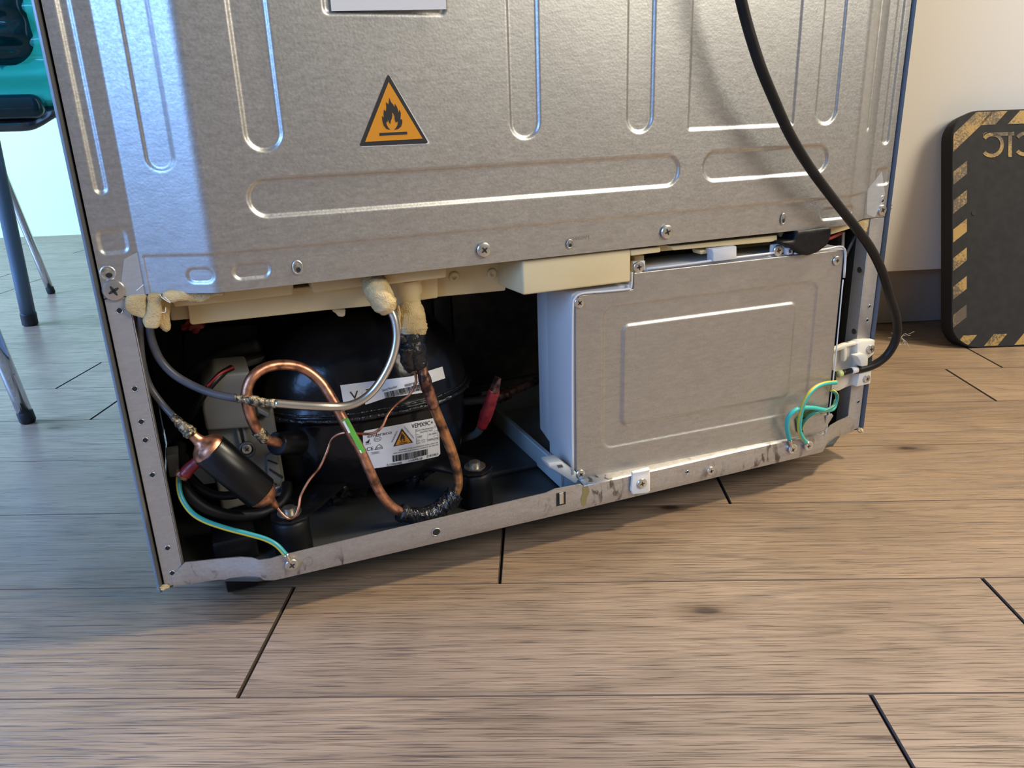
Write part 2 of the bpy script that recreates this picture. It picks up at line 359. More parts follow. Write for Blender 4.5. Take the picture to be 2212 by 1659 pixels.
# ---------------------------------------------------------------- padded board leaning on the cabinet
aB = math.radians(-21); tB = math.radians(15)
UB = Vector((math.cos(aB), math.sin(aB), 0)); NB = Vector((-math.sin(aB), math.cos(aB), 0))
WB = math.sin(tB)*NB + Vector((0, 0, math.cos(tB))); OB = Vector((1.174, .207, .0)); BN = UB.cross(WB)   # faces the room
if BN.dot(CAM-OB) < 0: BN = -BN
BW, BH, BT = .42, .357, .028
OB = OB + Vector((0, 0, .0005))
def BP(s, t, h=0.0): return OB + UB*(s-.0625) + WB*t + BN*h
brd = empty('padded_board', OB); tag(brd, 'dark grey padded board with worn yellow hazard stripes leaning on the cabinet', 'board')
def child(o, par):
    o.parent = par; o.matrix_parent_inverse = Matrix.Translation(-Vector(par.location)); return o
def rrect(x0, y0, x1, y1, r, n=8):
    out = []
    for cx_, cy_, a0 in ((x1-r, y0+r, -90), (x1-r, y1-r, 0), (x0+r, y1-r, 90), (x0+r, y0+r, 180)):
        for i in range(n+1):
            a = math.radians(a0 + 90*i/n); out.append((cx_ + r*math.cos(a), cy_ + r*math.sin(a)))
    return out
M_board = noisy(mat('dark_rubber_face', (.03, .028, .028), .75, Specular_IOR_Level=.25), (.015, .0145, .0145), (.021, .0195, .0195), 80)
M_boardside = mat('black_foam_edge', (.006, .0055, .005), .8)
bm = prism_bm([BP(s, t, 0) for s, t in rrect(0, 0, BW, BH, .040)], BN*-BT, .0012, 2)
child(frombm('body', bm, M_boardside, None, True), brd)
bm = prism_bm([BP(s, t, .0006) for s, t in rrect(.0015, .0015, BW-.0015, BH-.0015, .0385)], BN*-.0008, 0)
child(frombm('face_sheet', bm, M_board, None, False), brd)
def stripe_mat():
    m = mat('worn_yellow_print', (.45, .28, .03), .6); b = m.node_tree.nodes['Principled BSDF']
    n = N(m, 'ShaderNodeTexNoise', Scale=330.0, Detail=4.0, Roughness=.7); L(m, coords(m, kind='Object'), n.inputs['Vector'])
    n2 = N(m, 'ShaderNodeTexNoise', Scale=18.0, Detail=2.0); L(m, coords(m), n2.inputs['Vector'])
    ad = N(m, 'ShaderNodeMath', operation='ADD'); L(m, n.outputs['Fac'], ad.inputs[0]); L(m, n2.outputs['Fac'], ad.inputs[1])
    r = ramp(m, ad.outputs[0], [(.78, (.07, .05, .03)), (1.0, (.33, .20, .045)), ]); L(m, r.outputs[0], b.inputs['Base Color'])
    r.color_ramp.elements[0].position = .44; r.color_ramp.elements[1].position = .54
    h = N(m, 'ShaderNodeMath', operation='MULTIPLY'); L(m, ad.outputs[0], h.inputs[0]); h.inputs[1].default_value = .5
    L(m, h.outputs[0], r.inputs[0]); return m
M_stripe = stripe_mat()
def clip_poly(poly, a, b, c):   # keep a*x+b*y<=c
    out = []
    for i in range(len(poly)):
        p, q = poly[i], poly[(i+1) % len(poly)]; dp, dq = a*p[0]+b*p[1]-c, a*q[0]+b*q[1]-c
        if dp <= 0: out.append(p)
        if dp*dq < 0: t = dp/(dp-dq); out.append((p[0]+(q[0]-p[0])*t, p[1]+(q[1]-p[1])*t))
    return out
def bandpoly(region, k0, k1, sl):   # diagonal stripe y - sl*x in [k0,k1]
    p = clip_poly(region, -sl, 1, k1); return clip_poly(p, sl, -1, -k0) if p else p
outl = rrect(.0025, .0025, BW-.0025, BH-.0025, .0375)
def flat_piece(name, poly, h, m, par, f):
    if len(poly) < 3: return None
    V = [f(s, t, h) for s, t in poly] + [f(s, t, h-.0004) for s, t in poly]; n = len(poly)
    Fc = [tuple(range(n)), tuple(range(2*n-1, n-1, -1))] + [(i, i+n, (i+1) % n + n, (i+1) % n) for i in range(n)]
    return child(mesh(name, V, Fc, m, None), par)
left = clip_poly(outl, 1, 0, .0235); pitch = .0432; wdt = .0195; sl = .75
k = -.013
while k < BH:
    if k < .285 and k > -.01: flat_piece('hazard_stripe', bandpoly(clip_poly(left, 0, -1, -.028), k, k+wdt, sl), .0010, M_stripe, brd, BP)
    k += pitch
low = clip_poly(outl, 0, 1, .020); top = clip_poly(outl, 0, -1, -(BH-.022))
for i in range(10):
    x = .012 + i*.047; flat_piece('hazard_stripe', bandpoly(low, -x*1.15-.012, -x*1.15+.012, 1.15), .0010, M_stripe, brd, BP)
flat_piece('hazard_stripe', bandpoly(clip_poly(outl, 1, -1, -(BH-.085)), BH-.062, BH-.036, .9), .0010, M_stripe, brd, BP)
for i in range(1, 9):
    x = .020 + i*.044; flat_piece('hazard_stripe', bandpoly(top, (BH-.011) - 1.05*x - .013, (BH-.011) - 1.05*x + .013, 1.05), .0010, M_stripe, brd, BP)
V, Fc = lathe_geo([(0, .0035), (.0006, .0035)], BP(.034, .205, .0006), BN, 16); child(mesh('screw_hole', V, Fc, M_hole, None), brd)

# --- text to polygons
def text_polys(s, size=1.0, spacing=1.0):
    cu = bpy.data.curves.new('txt', 'FONT'); cu.body = s; cu.size = size; cu.resolution_u = 3; cu.space_character = spacing
    o = bpy.data.objects.new('txt', cu); COL.objects.link(o); bpy.context.view_layer.update()
    me = bpy.data.meshes.new_from_object(o.evaluated_get(bpy.context.evaluated_depsgraph_get()))
    V = [(v.co.x, v.co.y) for v in me.vertices]; Fc = [tuple(p.vertices) for p in me.polygons]
    bpy.data.objects.remove(o); bpy.data.curves.remove(cu); bpy.data.meshes.remove(me)
    return V, Fc
def arc_band(cx_, cy_, rx, rz, w, a0, a1, n=18):
    V, Fc = [], []
    for i in range(n+1):
        a = math.radians(a0+(a1-a0)*i/n)
        for r in (0, w): V.append((cx_+(rx-r)*math.cos(a), cy_+(rz-r)*math.sin(a)))
    for i in range(n): Fc.append((2*i, 2*i+1, 2*i+3, 2*i+2))
    return V, Fc
# mirrored maker's mark near the board's top edge
logo_V, logo_F = [], []
def addl(V, Fc):
    b = len(logo_V); logo_V.extend(V); logo_F.extend([tuple(b+i for i in f) for f in Fc])
lx, lz = .050, .305
addl(*arc_band(lx+.011, lz, .0185, .0185, .0055, -138, 138))
addl([(lx+.012, lz+.0185), (lx+.045, lz+.0185), (lx+.045, lz+.013), (lx+.012, lz+.013)], [(0, 1, 2, 3)])
addl([(lx+.036, lz+.0185), (lx+.0415, lz+.0185), (lx+.0415, lz-.0185), (lx+.036, lz-.0185)], [(0, 1, 2, 3)])
addl(*arc_band(lx+.062, lz, .0185, .0185, .0055, -140, 140))
tv, tf = text_polys('R', .0055)
addl([(.0535-x, lz+.013+y) for x, y in tv], tf); addl(*arc_band(.0517, lz+.015, .0038, .0038, .0006, 0, 360, 20))
o = mesh('printed_logo', [BP(s, t, .0011) for s, t in logo_V], logo_F, M_stripe); child(o, brd)

# ---------------------------------------------------------------- chairs and table at the left
M_chrome = mat('chrome', (.75, .76, .78), .08, 1.0)
M_tubedark = mat('dark_chrome_tube', (.12, .14, .16), .2, .9)
M_legblue = mat('blue_grey_painted_leg', (.10, .14, .17), .4, .3)
M_cap = mat('black_foot_cap', (.01, .01, .01), .5)
def glassy():
    m = mat('teal_clear_plastic', (.05, .52, .50), .06, Transmission_Weight=.45, IOR=1.4); return m
M_tealseat = glassy()
M_tealseat.node_tree.nodes['Principled BSDF'].inputs['Base Color'].default_value = (.05, .62, .58, 1)
def leg(name, foot, topp, r, m, par, capr=1.05, caph=.016):
    d = (topp-foot).normalized()
    o = tube(name, [foot + d*.012, foot + d*.2, topp], r, m, None, seg=20, sub=2); child(o, par)
    V, Fc = lathe_geo([(0, r*capr*.8), (.003, r*capr), (caph, r*capr), (caph+.002, r*.9)], foot, d, 20)
    c = mesh('foot_cap', V, Fc, M_cap, None, True); child(c, par); c.data.set_sharp_from_angle(angle=.7)
    return o
def seat_shell(name, origin, dirx, w, z0, z1, depth, par, m):
    """bucket shell: ribbed back wall curving in at both ends and under at the bottom"""
    nrm = Vector((-dirx.y, dirx.x, 0)); V, Fc = [], []; nu, nv = 40, 110
    for j in range(nv+1):
        t = j/nv
        for i in range(nu+1):
            s = i/nu
            z = z0 + (z1-z0)*t
            bulge = math.sqrt(max(0, 1-(max(0, .16-t)/.16)**2))
            rib = .010*math.sin(t*math.pi*2*7.5)
            edge = 1-(abs(2*s-1))**5
            hw = w*(.5)*(.62+.38*bulge)
            x = (2*s-1)*hw
            yy = -depth*.5*(edge)*bulge - rib*edge + .02*math.sin(s*9+t*5)
            V.append(origin + dirx*x + nrm*yy + Vector((0, 0, z)))
    for j in range(nv):
        for i in range(nu): Fc.append((j*(nu+1)+i, j*(nu+1)+i+1, (j+1)*(nu+1)+i+1, (j+1)*(nu+1)+i))
    o = mesh(name, V, Fc, m, None, True); s = o.modifiers.new('solid', 'SOLIDIFY'); s.thickness = .006; return child(o, par)
def chair(loc_label, foot, dz_top, seat_y):
    pass
# chair with the teal shell
footB = F(112, 634, 0.0)
ch = empty('shell_chair', Vector((footB.x, footB.y, 0))); tag(ch, 'teal clear plastic shell chair on a dark tubular frame, behind the refrigerator', 'chair', 'tubular chairs at the left')
seatc = P(-60, 268, 1.28); seatc.z = 0
dx = Vector((.985, -.17, 0)).normalized()
topB = P(-38, 268, 1.45)
leg('leg', footB, topB, .0085, M_chrome, ch)
for px_, yy in ((-420, 1.1), (-330, 1.5)):
    t_ = P(px_, 268, yy); leg('leg', Vector((t_.x-.05, t_.y, 0)), t_, .0085, M_chrome, ch)
fr = [P(-420, 262, 1.1), P(-200, 272, 1.1), P(0, 270, 1.1), P(55, 268, 1.1), P(80, 260, 1.11), P(118, 238, 1.14), P(190, 205, 1.25), P(250, 200, 1.4)]
footA = F(66, 702, 0.0); leg('leg', footA, P(-26, 268, footA.y-.06), .0135, M_legblue, ch, 1.08, .026)['label'] = 'thick blue-grey leg with a black rubber foot'
child(tube('seat_frame', fr, .0115, M_tubedark, None, sub=6), ch)
child(tube('seat_frame', [P(-330, 268, 1.5), topB, P(60, 250, 1.5), P(250, 235, 1.5)], .0105, M_tubedark, None, sub=6), ch)
so = P(-75, 250, 1.16)
seat_shell('seat_shell', Vector((so.x, so.y, 0)), dx, .46, .395, .78, .10, ch, M_tealseat)
sd = seat_shell('dark_reflection_shell', Vector((so.x, so.y, 0)) - Vector((.0, .035, 0)) - dx*.035, dx, .36, .47, .78, .10, ch, mat('reflected_dark_green', (.004, .035, .035), .08))  # extra dark shell stands in for dark reflections in the clear teal seat
sd2 = P(-60, 255, 1.09); child(box('seat_lip', (sd2.x-.30, sd2.y-.03, .385), (P(100, 240, 1.09).x, sd2.y+.12, .425), mat('reflected_dark_teal', (.004, .03, .035), .1), None, .018, 5), ch)  # lip coloured dark for what the teal plastic reflects there
for px_ in (25, 45):
    q = P(px_, 262, 1.11); child(box('mount_clip', q-Vector((.012, .008, .0)), q+Vector((.012, .008, .018)), M_cap, None, .002), ch)
# second chair, only its front leg in view
footC = F(62, 912, 0.0); c2 = empty('shell_chair', Vector((footC.x, footC.y, 0)))
tag(c2, 'chair at the left edge of which one bright chrome leg shows in front', 'chair', 'tubular chairs at the left')
topC = P(-140, 418, footC.y-.02)
leg('leg', footC, topC, .0095, M_chrome, c2)
tl = topC + Vector((-.42, .10, .0)); leg('leg', Vector((tl.x-.03, tl.y, 0)), tl, .0095, M_chrome, c2)
tr = topC + Vector((-.40, -.32, .0)); leg('leg', Vector((tr.x-.03, tr.y-.03, 0)), tr, .0095, M_chrome, c2)
tq = topC + Vector((-.03, -.36, .0)); tq = topC + Vector((-.12, -.38, 0)); leg('leg', Vector((tq.x+.0, tq.y-.02, 0)), tq, .0095, M_chrome, c2)
child(tube('seat_frame', [topC, tl, tr, tq, topC], .0095, M_tubedark, None, sub=1), c2)
sc_ = (topC+tl+tr+tq)/4
seat_shell('seat_shell', Vector((sc_.x, sc_.y, 0)), dx, .42, topC.z+.008, topC.z+.38, .10, c2, M_tealseat)
# ---------------------------------------------------------------- REFRIGERATOR
fr = empty('refrigerator', (.35, .3, 0)); tag(fr, 'refrigerator seen from its bare metal back with the compressor compartment open', 'refrigerator')
fr.location = (0, 0, 0)
HT = 1.75
# side shells (painted), rounded rear edge
def shell(x_out, x_in, name):
    s = 1 if x_in > x_out else -1
    prof = [(x_out, .64), (x_out, .003), (x_out+s*.0008, -.0015), (x_out+s*.0022, -.0028), (x_out+s*.0036, -.0015), (x_out+s*.0044, .003), (x_out+s*.0044, .02), (x_out+s*.001, .021), (x_out+s*.001, .64)]
    V = [Vector((x, y, z)) for z in (.031, HT) for x, y in prof]; n = len(prof)
    Fc = [(i, (i+1) % n, n+(i+1) % n, n+i) for i in range(n)] + [tuple(range(n)), tuple(range(2*n-1, n-1, -1))]
    bm = bmesh.new(); vs = [bm.verts.new(v) for v in V]
    for f in Fc: bm.faces.new([vs[i] for i in f])
    return frombm(name, bm, M_shell, fr, True)
shell(0, .01, 'side_panel'); shell(.7, .69, 'side_panel')
box('cabinet_body', (.005, .30, .05), (.695, .64, HT), M_dark, fr, .002)
box('cabinet_body', (.0055, .012, .262), (.6945, .30, HT), M_dark, fr, .001)['label'] = 'insulated rear body behind the metal panel'
box('cabinet_top', (0, 0, HT), (.7, .64, HT+.02), M_shell, fr, .004)
box('front_door', (0, .645, .06), (.7, .70, HT+.02), M_shell, fr, .006)

# --- back panel as relief
pockets = []   # (x0, z0, x1, z1, r, depth)
def pocket(x0, z0, x1, z1, r, d=.0017): pockets.append((x0, z0, x1, z1, r, d))
TOP = HT + .3
pocket(.108, .347, .1305, 1.5, .0112); pocket(.2930, .347, .3155, 1.5, .0112); pocket(.3900, .3474, .4123, 1.5, .0112)
pocket(.4462, .3475, .5513, 1.5, .002, .0012); pocket(.5753, .347, .5975, 1.5, .011)
pocket(.6455, .3389, .6508, 1.5, .0026, .0014); pocket(.0470, .3377, .0630, 1.5, .008, .0014)
pocket(.0138, .325, .0200, 1.5, .003, .0014); pocket(.6795, .3258, .6870, 1.5, .0036, .0014)
pocket(.1043, .3048, .4386, .3285, .0118); pocket(.4624, .3062, .5927, .3292, .0115)
pocket(.1665, .4290, .2472, .62, .003, .0014)
pocket(.0594, .2645, .0753, .2738, .0044, .0013); pocket(.0884, .2648, .1115, .2741, .0046, .0013); pocket(.5920, .2642, .6325, .2738, .0046, .0013)
pocket(.0095, .2865, .0258, .3010, .0035, .0012); pocket(.6772, .2880, .6932, .3030, .0035, .0012)
holes = [(P(643, 578, -D), .0030, .0042), (P(1231, 527, -D), .0024, .0030), (P(1692, 473, -D), .0022, .0042), (P(233, 590, 0), .0040, .0040), (P(1906, 431, 0), .0026, .0032)]
X0, X1 = .0056, .6944
def prof(x):
    a = (x-.0313)/(.0795-.0313); b = (.669-x)/(.669-.6215)
    # crisp outer fold, softly rounded inner shoulder
    e = min(max(min(a, b), 0), 1); k = .16
    if e > 1-k: e = 1-k/2-((1-e)**2)/(2*k)
    return e/(1-k/2)
def sdf(x, z, p):
    x0, z0, x1, z1, r, d = p; cx_, cz_ = (x0+x1)/2, (z0+z1)/2
    qx, qz = abs(x-cx_)-(x1-x0)/2+r, abs(z-cz_)-(z1-z0)/2+r
    return math.hypot(max(qx, 0), max(qz, 0)) + min(max(qx, qz), 0) - r
def relief(x, z, pk):
    h = 0.0
    for p in pk:
        s = sdf(x, z, p); w = .0013
        if s < w:
            t = min(1, (w-s)/(2*w)); h -= p[5]*(t*t*(3-2*t))
    return h
def panel():
    dxg = .00085; nx = int((X1-X0)/dxg); xs = [X0+(X1-X0)*i/nx for i in range(nx+1)]
    zs = []; z = .2572
    while z < .452: zs.append(z); z += .0009
    zs += [.5, .6, .9, 1.3, 1.5, 1.6, HT]
    V = []; 
    for z in zs:
        pk = [p for p in pockets if p[1]-.002 < z < p[3]+.002] if z < .46 else [p for p in pockets if p[3] > z and z < 1.45]
        zz = z
        for x in xs:
            pr = min(max(prof(x), 0), 1)
            y = -D*pr
            if z < .2835:                       # bottom flange strip, a hair lower than the field above the crease
                y += .0010*min(1, (.2835-z)/.0008)*(1 if .034 < x < .666 else 0)
            if pk: y -= relief(x, z, [p for p in pk if p[0]-.002 < x < p[2]+.002])
            y += .00018*noise.noise(Vector((x*14, z*14, 0)))
            V.append((x, y, zz))
    n = nx+1
    Fc = [(j*n+i, j*n+i+1, (j+1)*n+i+1, (j+1)*n+i) for j in range(len(zs)-1) for i in range(nx)]
    # returned lower edge gives the sheet its thickness
    b = len(V); V += [(V[i][0], V[i][1]+.0012, V[i][2]) for i in range(n)]
    Fc += [(i+1, i, b+i, b+i+1) for i in range(nx)]
    b2 = len(V); V += [(V[i][0], V[i][1]+.0012, .30) for i in range(n)]
    Fc += [(b+i+1, b+i, b2+i, b2+i+1) for i in range(nx)]
    o = mesh('back_panel', V, Fc, M_galv, fr, True); o.data.set_sharp_from_angle(angle=math.radians(50)); return o
panel()
def pierced(c, rx, rz, par=fr, tan=False, n=20, yo=0.0):
    V, Fc, M = [], [], []
    for k, (f, dy) in enumerate(((1.25, -.0001), (1.08, -.0004), (.96, -.0003), (.92, -.0001))):
        for i in range(n):
            a = 2*math.pi*i/n; V.append((c[0]+rx*f*math.cos(a), c[1]+dy+yo, c[2]+rz*f*math.sin(a)))
    for k in range(3):
        for i in range(n): Fc.append((k*n+i, k*n+(i+1) % n, (k+1)*n+(i+1) % n, (k+1)*n+i)); M.append(0)
    Fc.append(tuple(3*n+i for i in range(n))); M.append(1)
    if tan:
        b = len(V)
        for i in range(12):
            a = 2*math.pi*i/12; V.append((c[0]+rx*.12+rx*.5*math.cos(a), c[1]-.0004+yo, c[2]-rz*.35+rz*.42*math.sin(a)))
        Fc.append(tuple(b+i for i in range(12))); M.append(2)
    return mesh('screw_hole', V, Fc, [M_galv, M_tan if tan else M_hole, M_hole], par, False, M)
M_tan = noisy(mat('tan_foam_in_hole', (.22, .18, .11), .8), (.12, .10, .07), (.34, .29, .19), 300)
for c, rx, rz in holes: pierced(c, rx, rz, tan=True)

# --- screws: pan head, washer rim and cross recess; one mesh shared by all
def screw_mesh():
    V, Fc = lathe_geo([(-.003, .45), (0, 1.0), (.00, 1.0), (.22, 1.0), (.36, .90), (.42, .70), (.44, .02)], (0, 0, 0), (0, -1, 0), 26)
    M = [0]*len(Fc)
    def bar(w, l, a):
        b = len(V); ca, sa = math.cos(a), math.sin(a)
        for x, z in ((-l, -w*.5), (-l*.5, -w), (l*.5, -w), (l, -w*.5), (l, w*.5), (l*.5, w), (-l*.5, w), (-l, w*.5)): V.append(Vector((x*ca-z*sa, -.455, x*sa+z*ca)))
        Fc.append(tuple(b+i for i in range(8))); M.append(1)
    bar(.13, .50, math.radians(38)); bar(.13, .50, math.radians(128))
    return V, Fc, M
sV, sF, sM = screw_mesh(); SCREW = None
def screw(c, r, par=fr, name='screw', rot=0.0, yaw=0.0):
    global SCREW
    if SCREW is None:
        o = mesh(name, sV, sF, [M_screw, M_screwdark], par, True, sM); o.data.set_sharp_from_angle(angle=.5); SCREW = o
    else:
        o = SCREW.copy(); COL.objects.link(o); o.parent = par; o.name = name
    o.location = c; o.scale = (r, r*.75, r); o.rotation_euler = (0, rot, yaw); return o
screw(P(1045, 540, -D), .0056); screw(P(1440, 501, -D), .0056, rot=.3)
screw(P(246, 627, 0), .0072, rot=.2); screw(P(1905, 454, 0), .0052, rot=.1)

# --- printed paper label at top and flammable sticker
a0, a1 = P(716, 24, -D-.0002), P(962, 21, -D-.0002)
V = [(a0.x, -D-.0004, a0.z), (a1.x, -D-.0026, a1.z), (a1.x, -D-.0026, .60), (a0.x, -D-.0004, .60)]
V += [(x, y+.0003, z) for x, y, z in V]
mesh('paper_label', V, [(0, 1, 2, 3), (7, 6, 5, 4), (0, 4, 5, 1), (1, 5, 6, 2), (2, 6, 7, 3), (3, 7, 4, 0)], M_stickwhite, fr)

FLAME = [(.0, 0), ]
fl_out = [(595, 1165), (560, 1155), (535, 1125), (524, 1085), (519, 1040), (528, 1046), (537, 1056), (534, 1015), (538, 978), (545, 992), (555, 996), (559, 960), (555, 914), (568, 928), (578, 936), (582, 905), (584, 874), (600, 914), (622, 940), (633, 962), (634, 928), (652, 955), (663, 985), (668, 1012), (672, 998), (676, 980), (688, 1012), (686, 1045), (684, 1070), (693, 1068), (701, 1073), (702, 1100), (690, 1135), (665, 1155), (628, 1163),
          (645, 1145), (660, 1118), (662, 1088), (655, 1092), (643, 1096), (634, 1070), (632, 1040), (622, 1020), (607, 1004), (612, 1035), (608, 1062), (600, 1080), (594, 1112), (582, 1095), (572, 1068), (570, 1090), (558, 1096), (562, 1118), (575, 1142)]
def crop8(p): return (700 + p[0]/4.148, p[1]/4.148)
def flatmesh(groups, f):
    """groups: list of (poly2d list, material index, height) -> triangles"""
    V, Fc, M = [], [], []
    for poly, mi, h in groups:
        b = len(V); V += [f(x, y, h) for x, y in poly]
        for t in tessellate_polygon([[Vector((x, y, 0)) for x, y in poly]]): Fc.append(tuple(b+i for i in t)); M.append(mi)
    return V, Fc, M
def roundtri(a, b, c, r, n=5):
    P3 = [Vector(a), Vector(b), Vector(c)]; out = []
    for i in range(3):
        p, q, s = P3[i-1], P3[i], P3[(i+1) % 3]
        u, w = (p-q).normalized(), (s-q).normalized(); st_, en = q+u*r, q+w*r
        for k in range(n+1):
            t = k/n; out.append(tuple((1-t)**2*st_ + 2*t*(1-t)*q + t*t*en))
    return out
tA, tB_, tC = (838.5, 159), (776, 316), (926, 309.5)
iA, iB, iC = (839.5, 177), (788.5, 306.5), (913, 299.5)
groups = [(roundtri((842, 163), (777, 318), (930, 311), 7), 2, .0002), (roundtri(tA, tB_, tC, 7), 1, .0004), ([iA, iB, iC], 0, .00055),
          ([crop8(p) for p in fl_out], 1, .0007), ([(819.5, 287.3), (879.5, 284.3), (880, 290.2), (820, 293.3)], 1, .0007)]
V, Fc, M = flatmesh(groups, lambda u, v, h: P(u, v, -D-h))
mesh('flammable_warning_sticker', V, Fc, [M_orange, M_ink, M_stickwhite], fr, False, M)['label'] = 'orange triangular sticker with a black flame'
# stamped number on the flange (mirrored)
tv, tf = text_polys('1V888V2', 11.0, .9)
w_ = max(x for x, y in tv)
V = [P(1232 + (w_-x)*44/w_, 520 - y - (w_-x)*44/w_*.1, -D-.00035+.001) for x, y in tv]
mesh('stamped_number', V, tf, M_cover, fr)

# clear tape pieces at corners
M_tapeclear = mat('clear_tape', (.8, .85, .9), .12, Alpha=.22); 
def clear_tape(px, y):
    V = [P(u, v, yy) for u, v, yy in px]; n = len(V)
    return mesh('clear_tape', V, [tuple(range(n))], M_tapeclear, fr)
clear_tape([(268, 560, -.0012), (296, 545, -.0012), (313, 637, -.0030), (272, 640, -.0012), (262, 610, -.0012)], 0)
clear_tape([(1874, 410, -.0012), (1905, 370, -.0012), (1912, 420, -.0012), (1890, 470, -.0012), (1872, 462, -.0012)], 0)

# --- posts beside the compartment
zt = .2565
def post(x0, x1, inner, name='rear_post'):
    bm = box_bm((x0, .0004, .033), (x1, .0016, zt), .0003, 1)
    box_bm((min(inner, inner+.0), .0004, .033), (inner+.0012, .016, zt), .0003, 1, bm)
    return frombm(name, bm, M_post, fr, True)
post(.0056, .0205, .0196); post(.6775, .6946, .677)
for q in ((258, 671), (291, 840), (305, 911), (314, 951), (329, 1026), (362, 1184), (372, 1238)):
    pierced(P(q[0], q[1], .0003), .0018, .0018, yo=-.0)
for q in ((1878, 662), (1873, 692), (1854, 868)): pierced(P(q[0], q[1], .0003), .0016, .0016)
# black side liners of the compartment
box('compartment_side_wall', (.0020, .017, .034), (.0040, .30, .262), M_dark, fr, .0005)
box('compartment_side_wall', (.690, .017, .034), (.6925, .30, .262), M_dark, fr, .0005)
box('compartment_side_wall', (.668, .030, .040), (.6765, .29, .262), M_dark, fr, .002)
for q in ((1857, 583), (1845, 716)):
    c = PX(q[0], q[1], .6675); V, Fc = lathe_geo([(0, .003), (.0004, .003)], c, (-1, 0, 0), 14); mesh('screw_hole', V, Fc, M_hole, fr)
# rear inner walls with raised vertical panels
box('compartment_rear_wall', (.006, .292, .034), (.69, .30, .262), M_inner, fr, .001)
xa = P(945, 680, .27).x
for x0, x1 in ((xa-.030, xa-.003), (xa, xa+.020), (xa+.023, xa+.21)):
    box('rear_wall_rib', (x0, .284, .05), (x1, .292, .262), M_inner, fr, .002)
box('compartment_ceiling', (.006, .012, .2585), (.694, .30, .2625), M_dark, fr, .0005)
# base pan with raised pads
frombm('base_pan', prism_bm([Vector(q) for q in ((.005, .002, .031), (.030, .001, .031), (.072, -D+.0035, .031), (.640, -D+.0035, .031), (.672, .001, .031), (.695, .002, .031), (.695, .30, .031), (.005, .30, .031))], (0, 0, .0035), .0004, 1), M_pan, fr, True)
box('pan_step', (.285, .06, .0345), (.345, .28, .041), M_pan, fr, .003)
# black wedge-shaped duct at the rear left
prism('cable_duct', [(395, 720), (470, 705), (560, 700), (560, 770), (500, 790), (430, 830), (395, 800)], .16, .27, M_dark, fr, .004)

# --- bottom rail: lip that runs out to the cover plane, folded ledge and turned-in foot
def rail():
    # (u, v_top, v_bottom, y)
    R = [(370, 1246, 1272, .0), (376, 1240, 1270, -.0005), (400, 1215, 1266, -.002), (440, 1211, 1259, -.005), (465, 1208, 1256, -.008), (520, 1203.5, 1255.5, -.014), (545, 1205, 1256, -.018),
         (560, 1210, 1257, -.0205), (585, 1207, 1257, -.0225), (600, 1202, 1254, -D)]
    z1 = P(1100, 1139, -D).z; 
    top = []; bot = []
    for u, vt, vb, y in R: top.append(P(u, vt, y)); bot.append(P(u, vb, y))
    segs = [(1180, 1065), (1200, 1056), (1255, 1046), (1262, 1051), (1400, 1022), (1600, 976.5), (1777, 938)]
    bb = {}
    for u, vt in segs:
        p = P(u, vt, -D); top.append(p); t = bot[-1]; bot.append(Vector((p.x, -D, z1)))
    for u, vt, vb, y in ((1783, 932, 976, -.0225), (1795, 919, 958, -.018), (1812, 909, 945, -.010), (1834, 899, 937, -.003), (1848, 908, 933, .0)):
        top.append(P(u, vt, y)); bot.append(P(u, vb, y))
    # subdivide
    V = []; cols = []
    for a, b in zip(top, bot):
        b = Vector((a.x, b.y, b.z)) if abs(b.x-a.x) < .02 else b
        h = a.z-b.z
        fold = Vector((b.x, b.y-.0002, b.z+h*.22))
        c = [a + Vector((0, .0011, 0)), a, fold + (a-fold)*.5, fold, b + Vector((0, .0012, 0)), b + Vector((0, .005, -.0015)), b + Vector((0, .012, -.0005)), b+Vector((0, .012, .0006)), b+Vector((0, .0055, .0)), fold+Vector((0, .0014, 0))]
        cols.append(c)
    n = len(cols[0])
    for c in cols: V += c
    Fc = []
    for i in range(len(cols)-1):
        for k in range(n): Fc.append((i*n+k, i*n+(k+1) % n, (i+1)*n+(k+1) % n, (i+1)*n+k))
    Fc += [tuple(range(n)), tuple(range(len(V)-1, len(V)-1-n, -1))]
    bm = bmesh.new(); vs = [bm.verts.new(v) for v in V]
    for f in Fc: bm.faces.new([vs[i] for i in f])
    return frombm('bottom_rail', bm, M_rail, fr, True), z1
_, ZR = rail()
# cover plane of the control box: slightly turned
def yc(x): return -.0110 - (x-.345)*.038
CO = Vector((.345, -.0110, .1)); CN = Vector((-.038, -1, 0)).normalized()
def PC(u, v, h=0.0): return PP(u, v, CO + CN*h, CN)
# rounded ledge between the rail and the cover
V, Fc = [], []; S = [(1262, 1051.5, 1030), (1330, 1037, 1019), (1400, 1022, 1004), (1500, 999.5, 984.5), (1600, 976.5, 963.5), (1700, 955, 946), (1781, 938, 933)]
cols = []
for u, vf, vb in S:
    a = P(u, vf, -D); b = PC(u, vb, 0); b = Vector((a.x, yc(a.x)+.006, a.z+.0028))
    c = [Vector((a.x, a.y + (b.y-a.y)*(1-math.cos(t*math.pi/2)), a.z + (b.z-a.z)*math.sin(t*math.pi/2))) for t in (0, .2, .4, .6, .8, 1)]
    cols.append(c)
for c in cols: V += c
for c in range(len(cols)-1):
    for k in range(5): Fc.append((c*6+k, (c+1)*6+k, (c+1)*6+k+1, c*6+k+1))
o = mesh('rail_ledge', V, Fc, M_rail, fr, True); s = o.modifiers.new('solid', 'SOLIDIFY'); s.thickness = .001; s.offset = -1
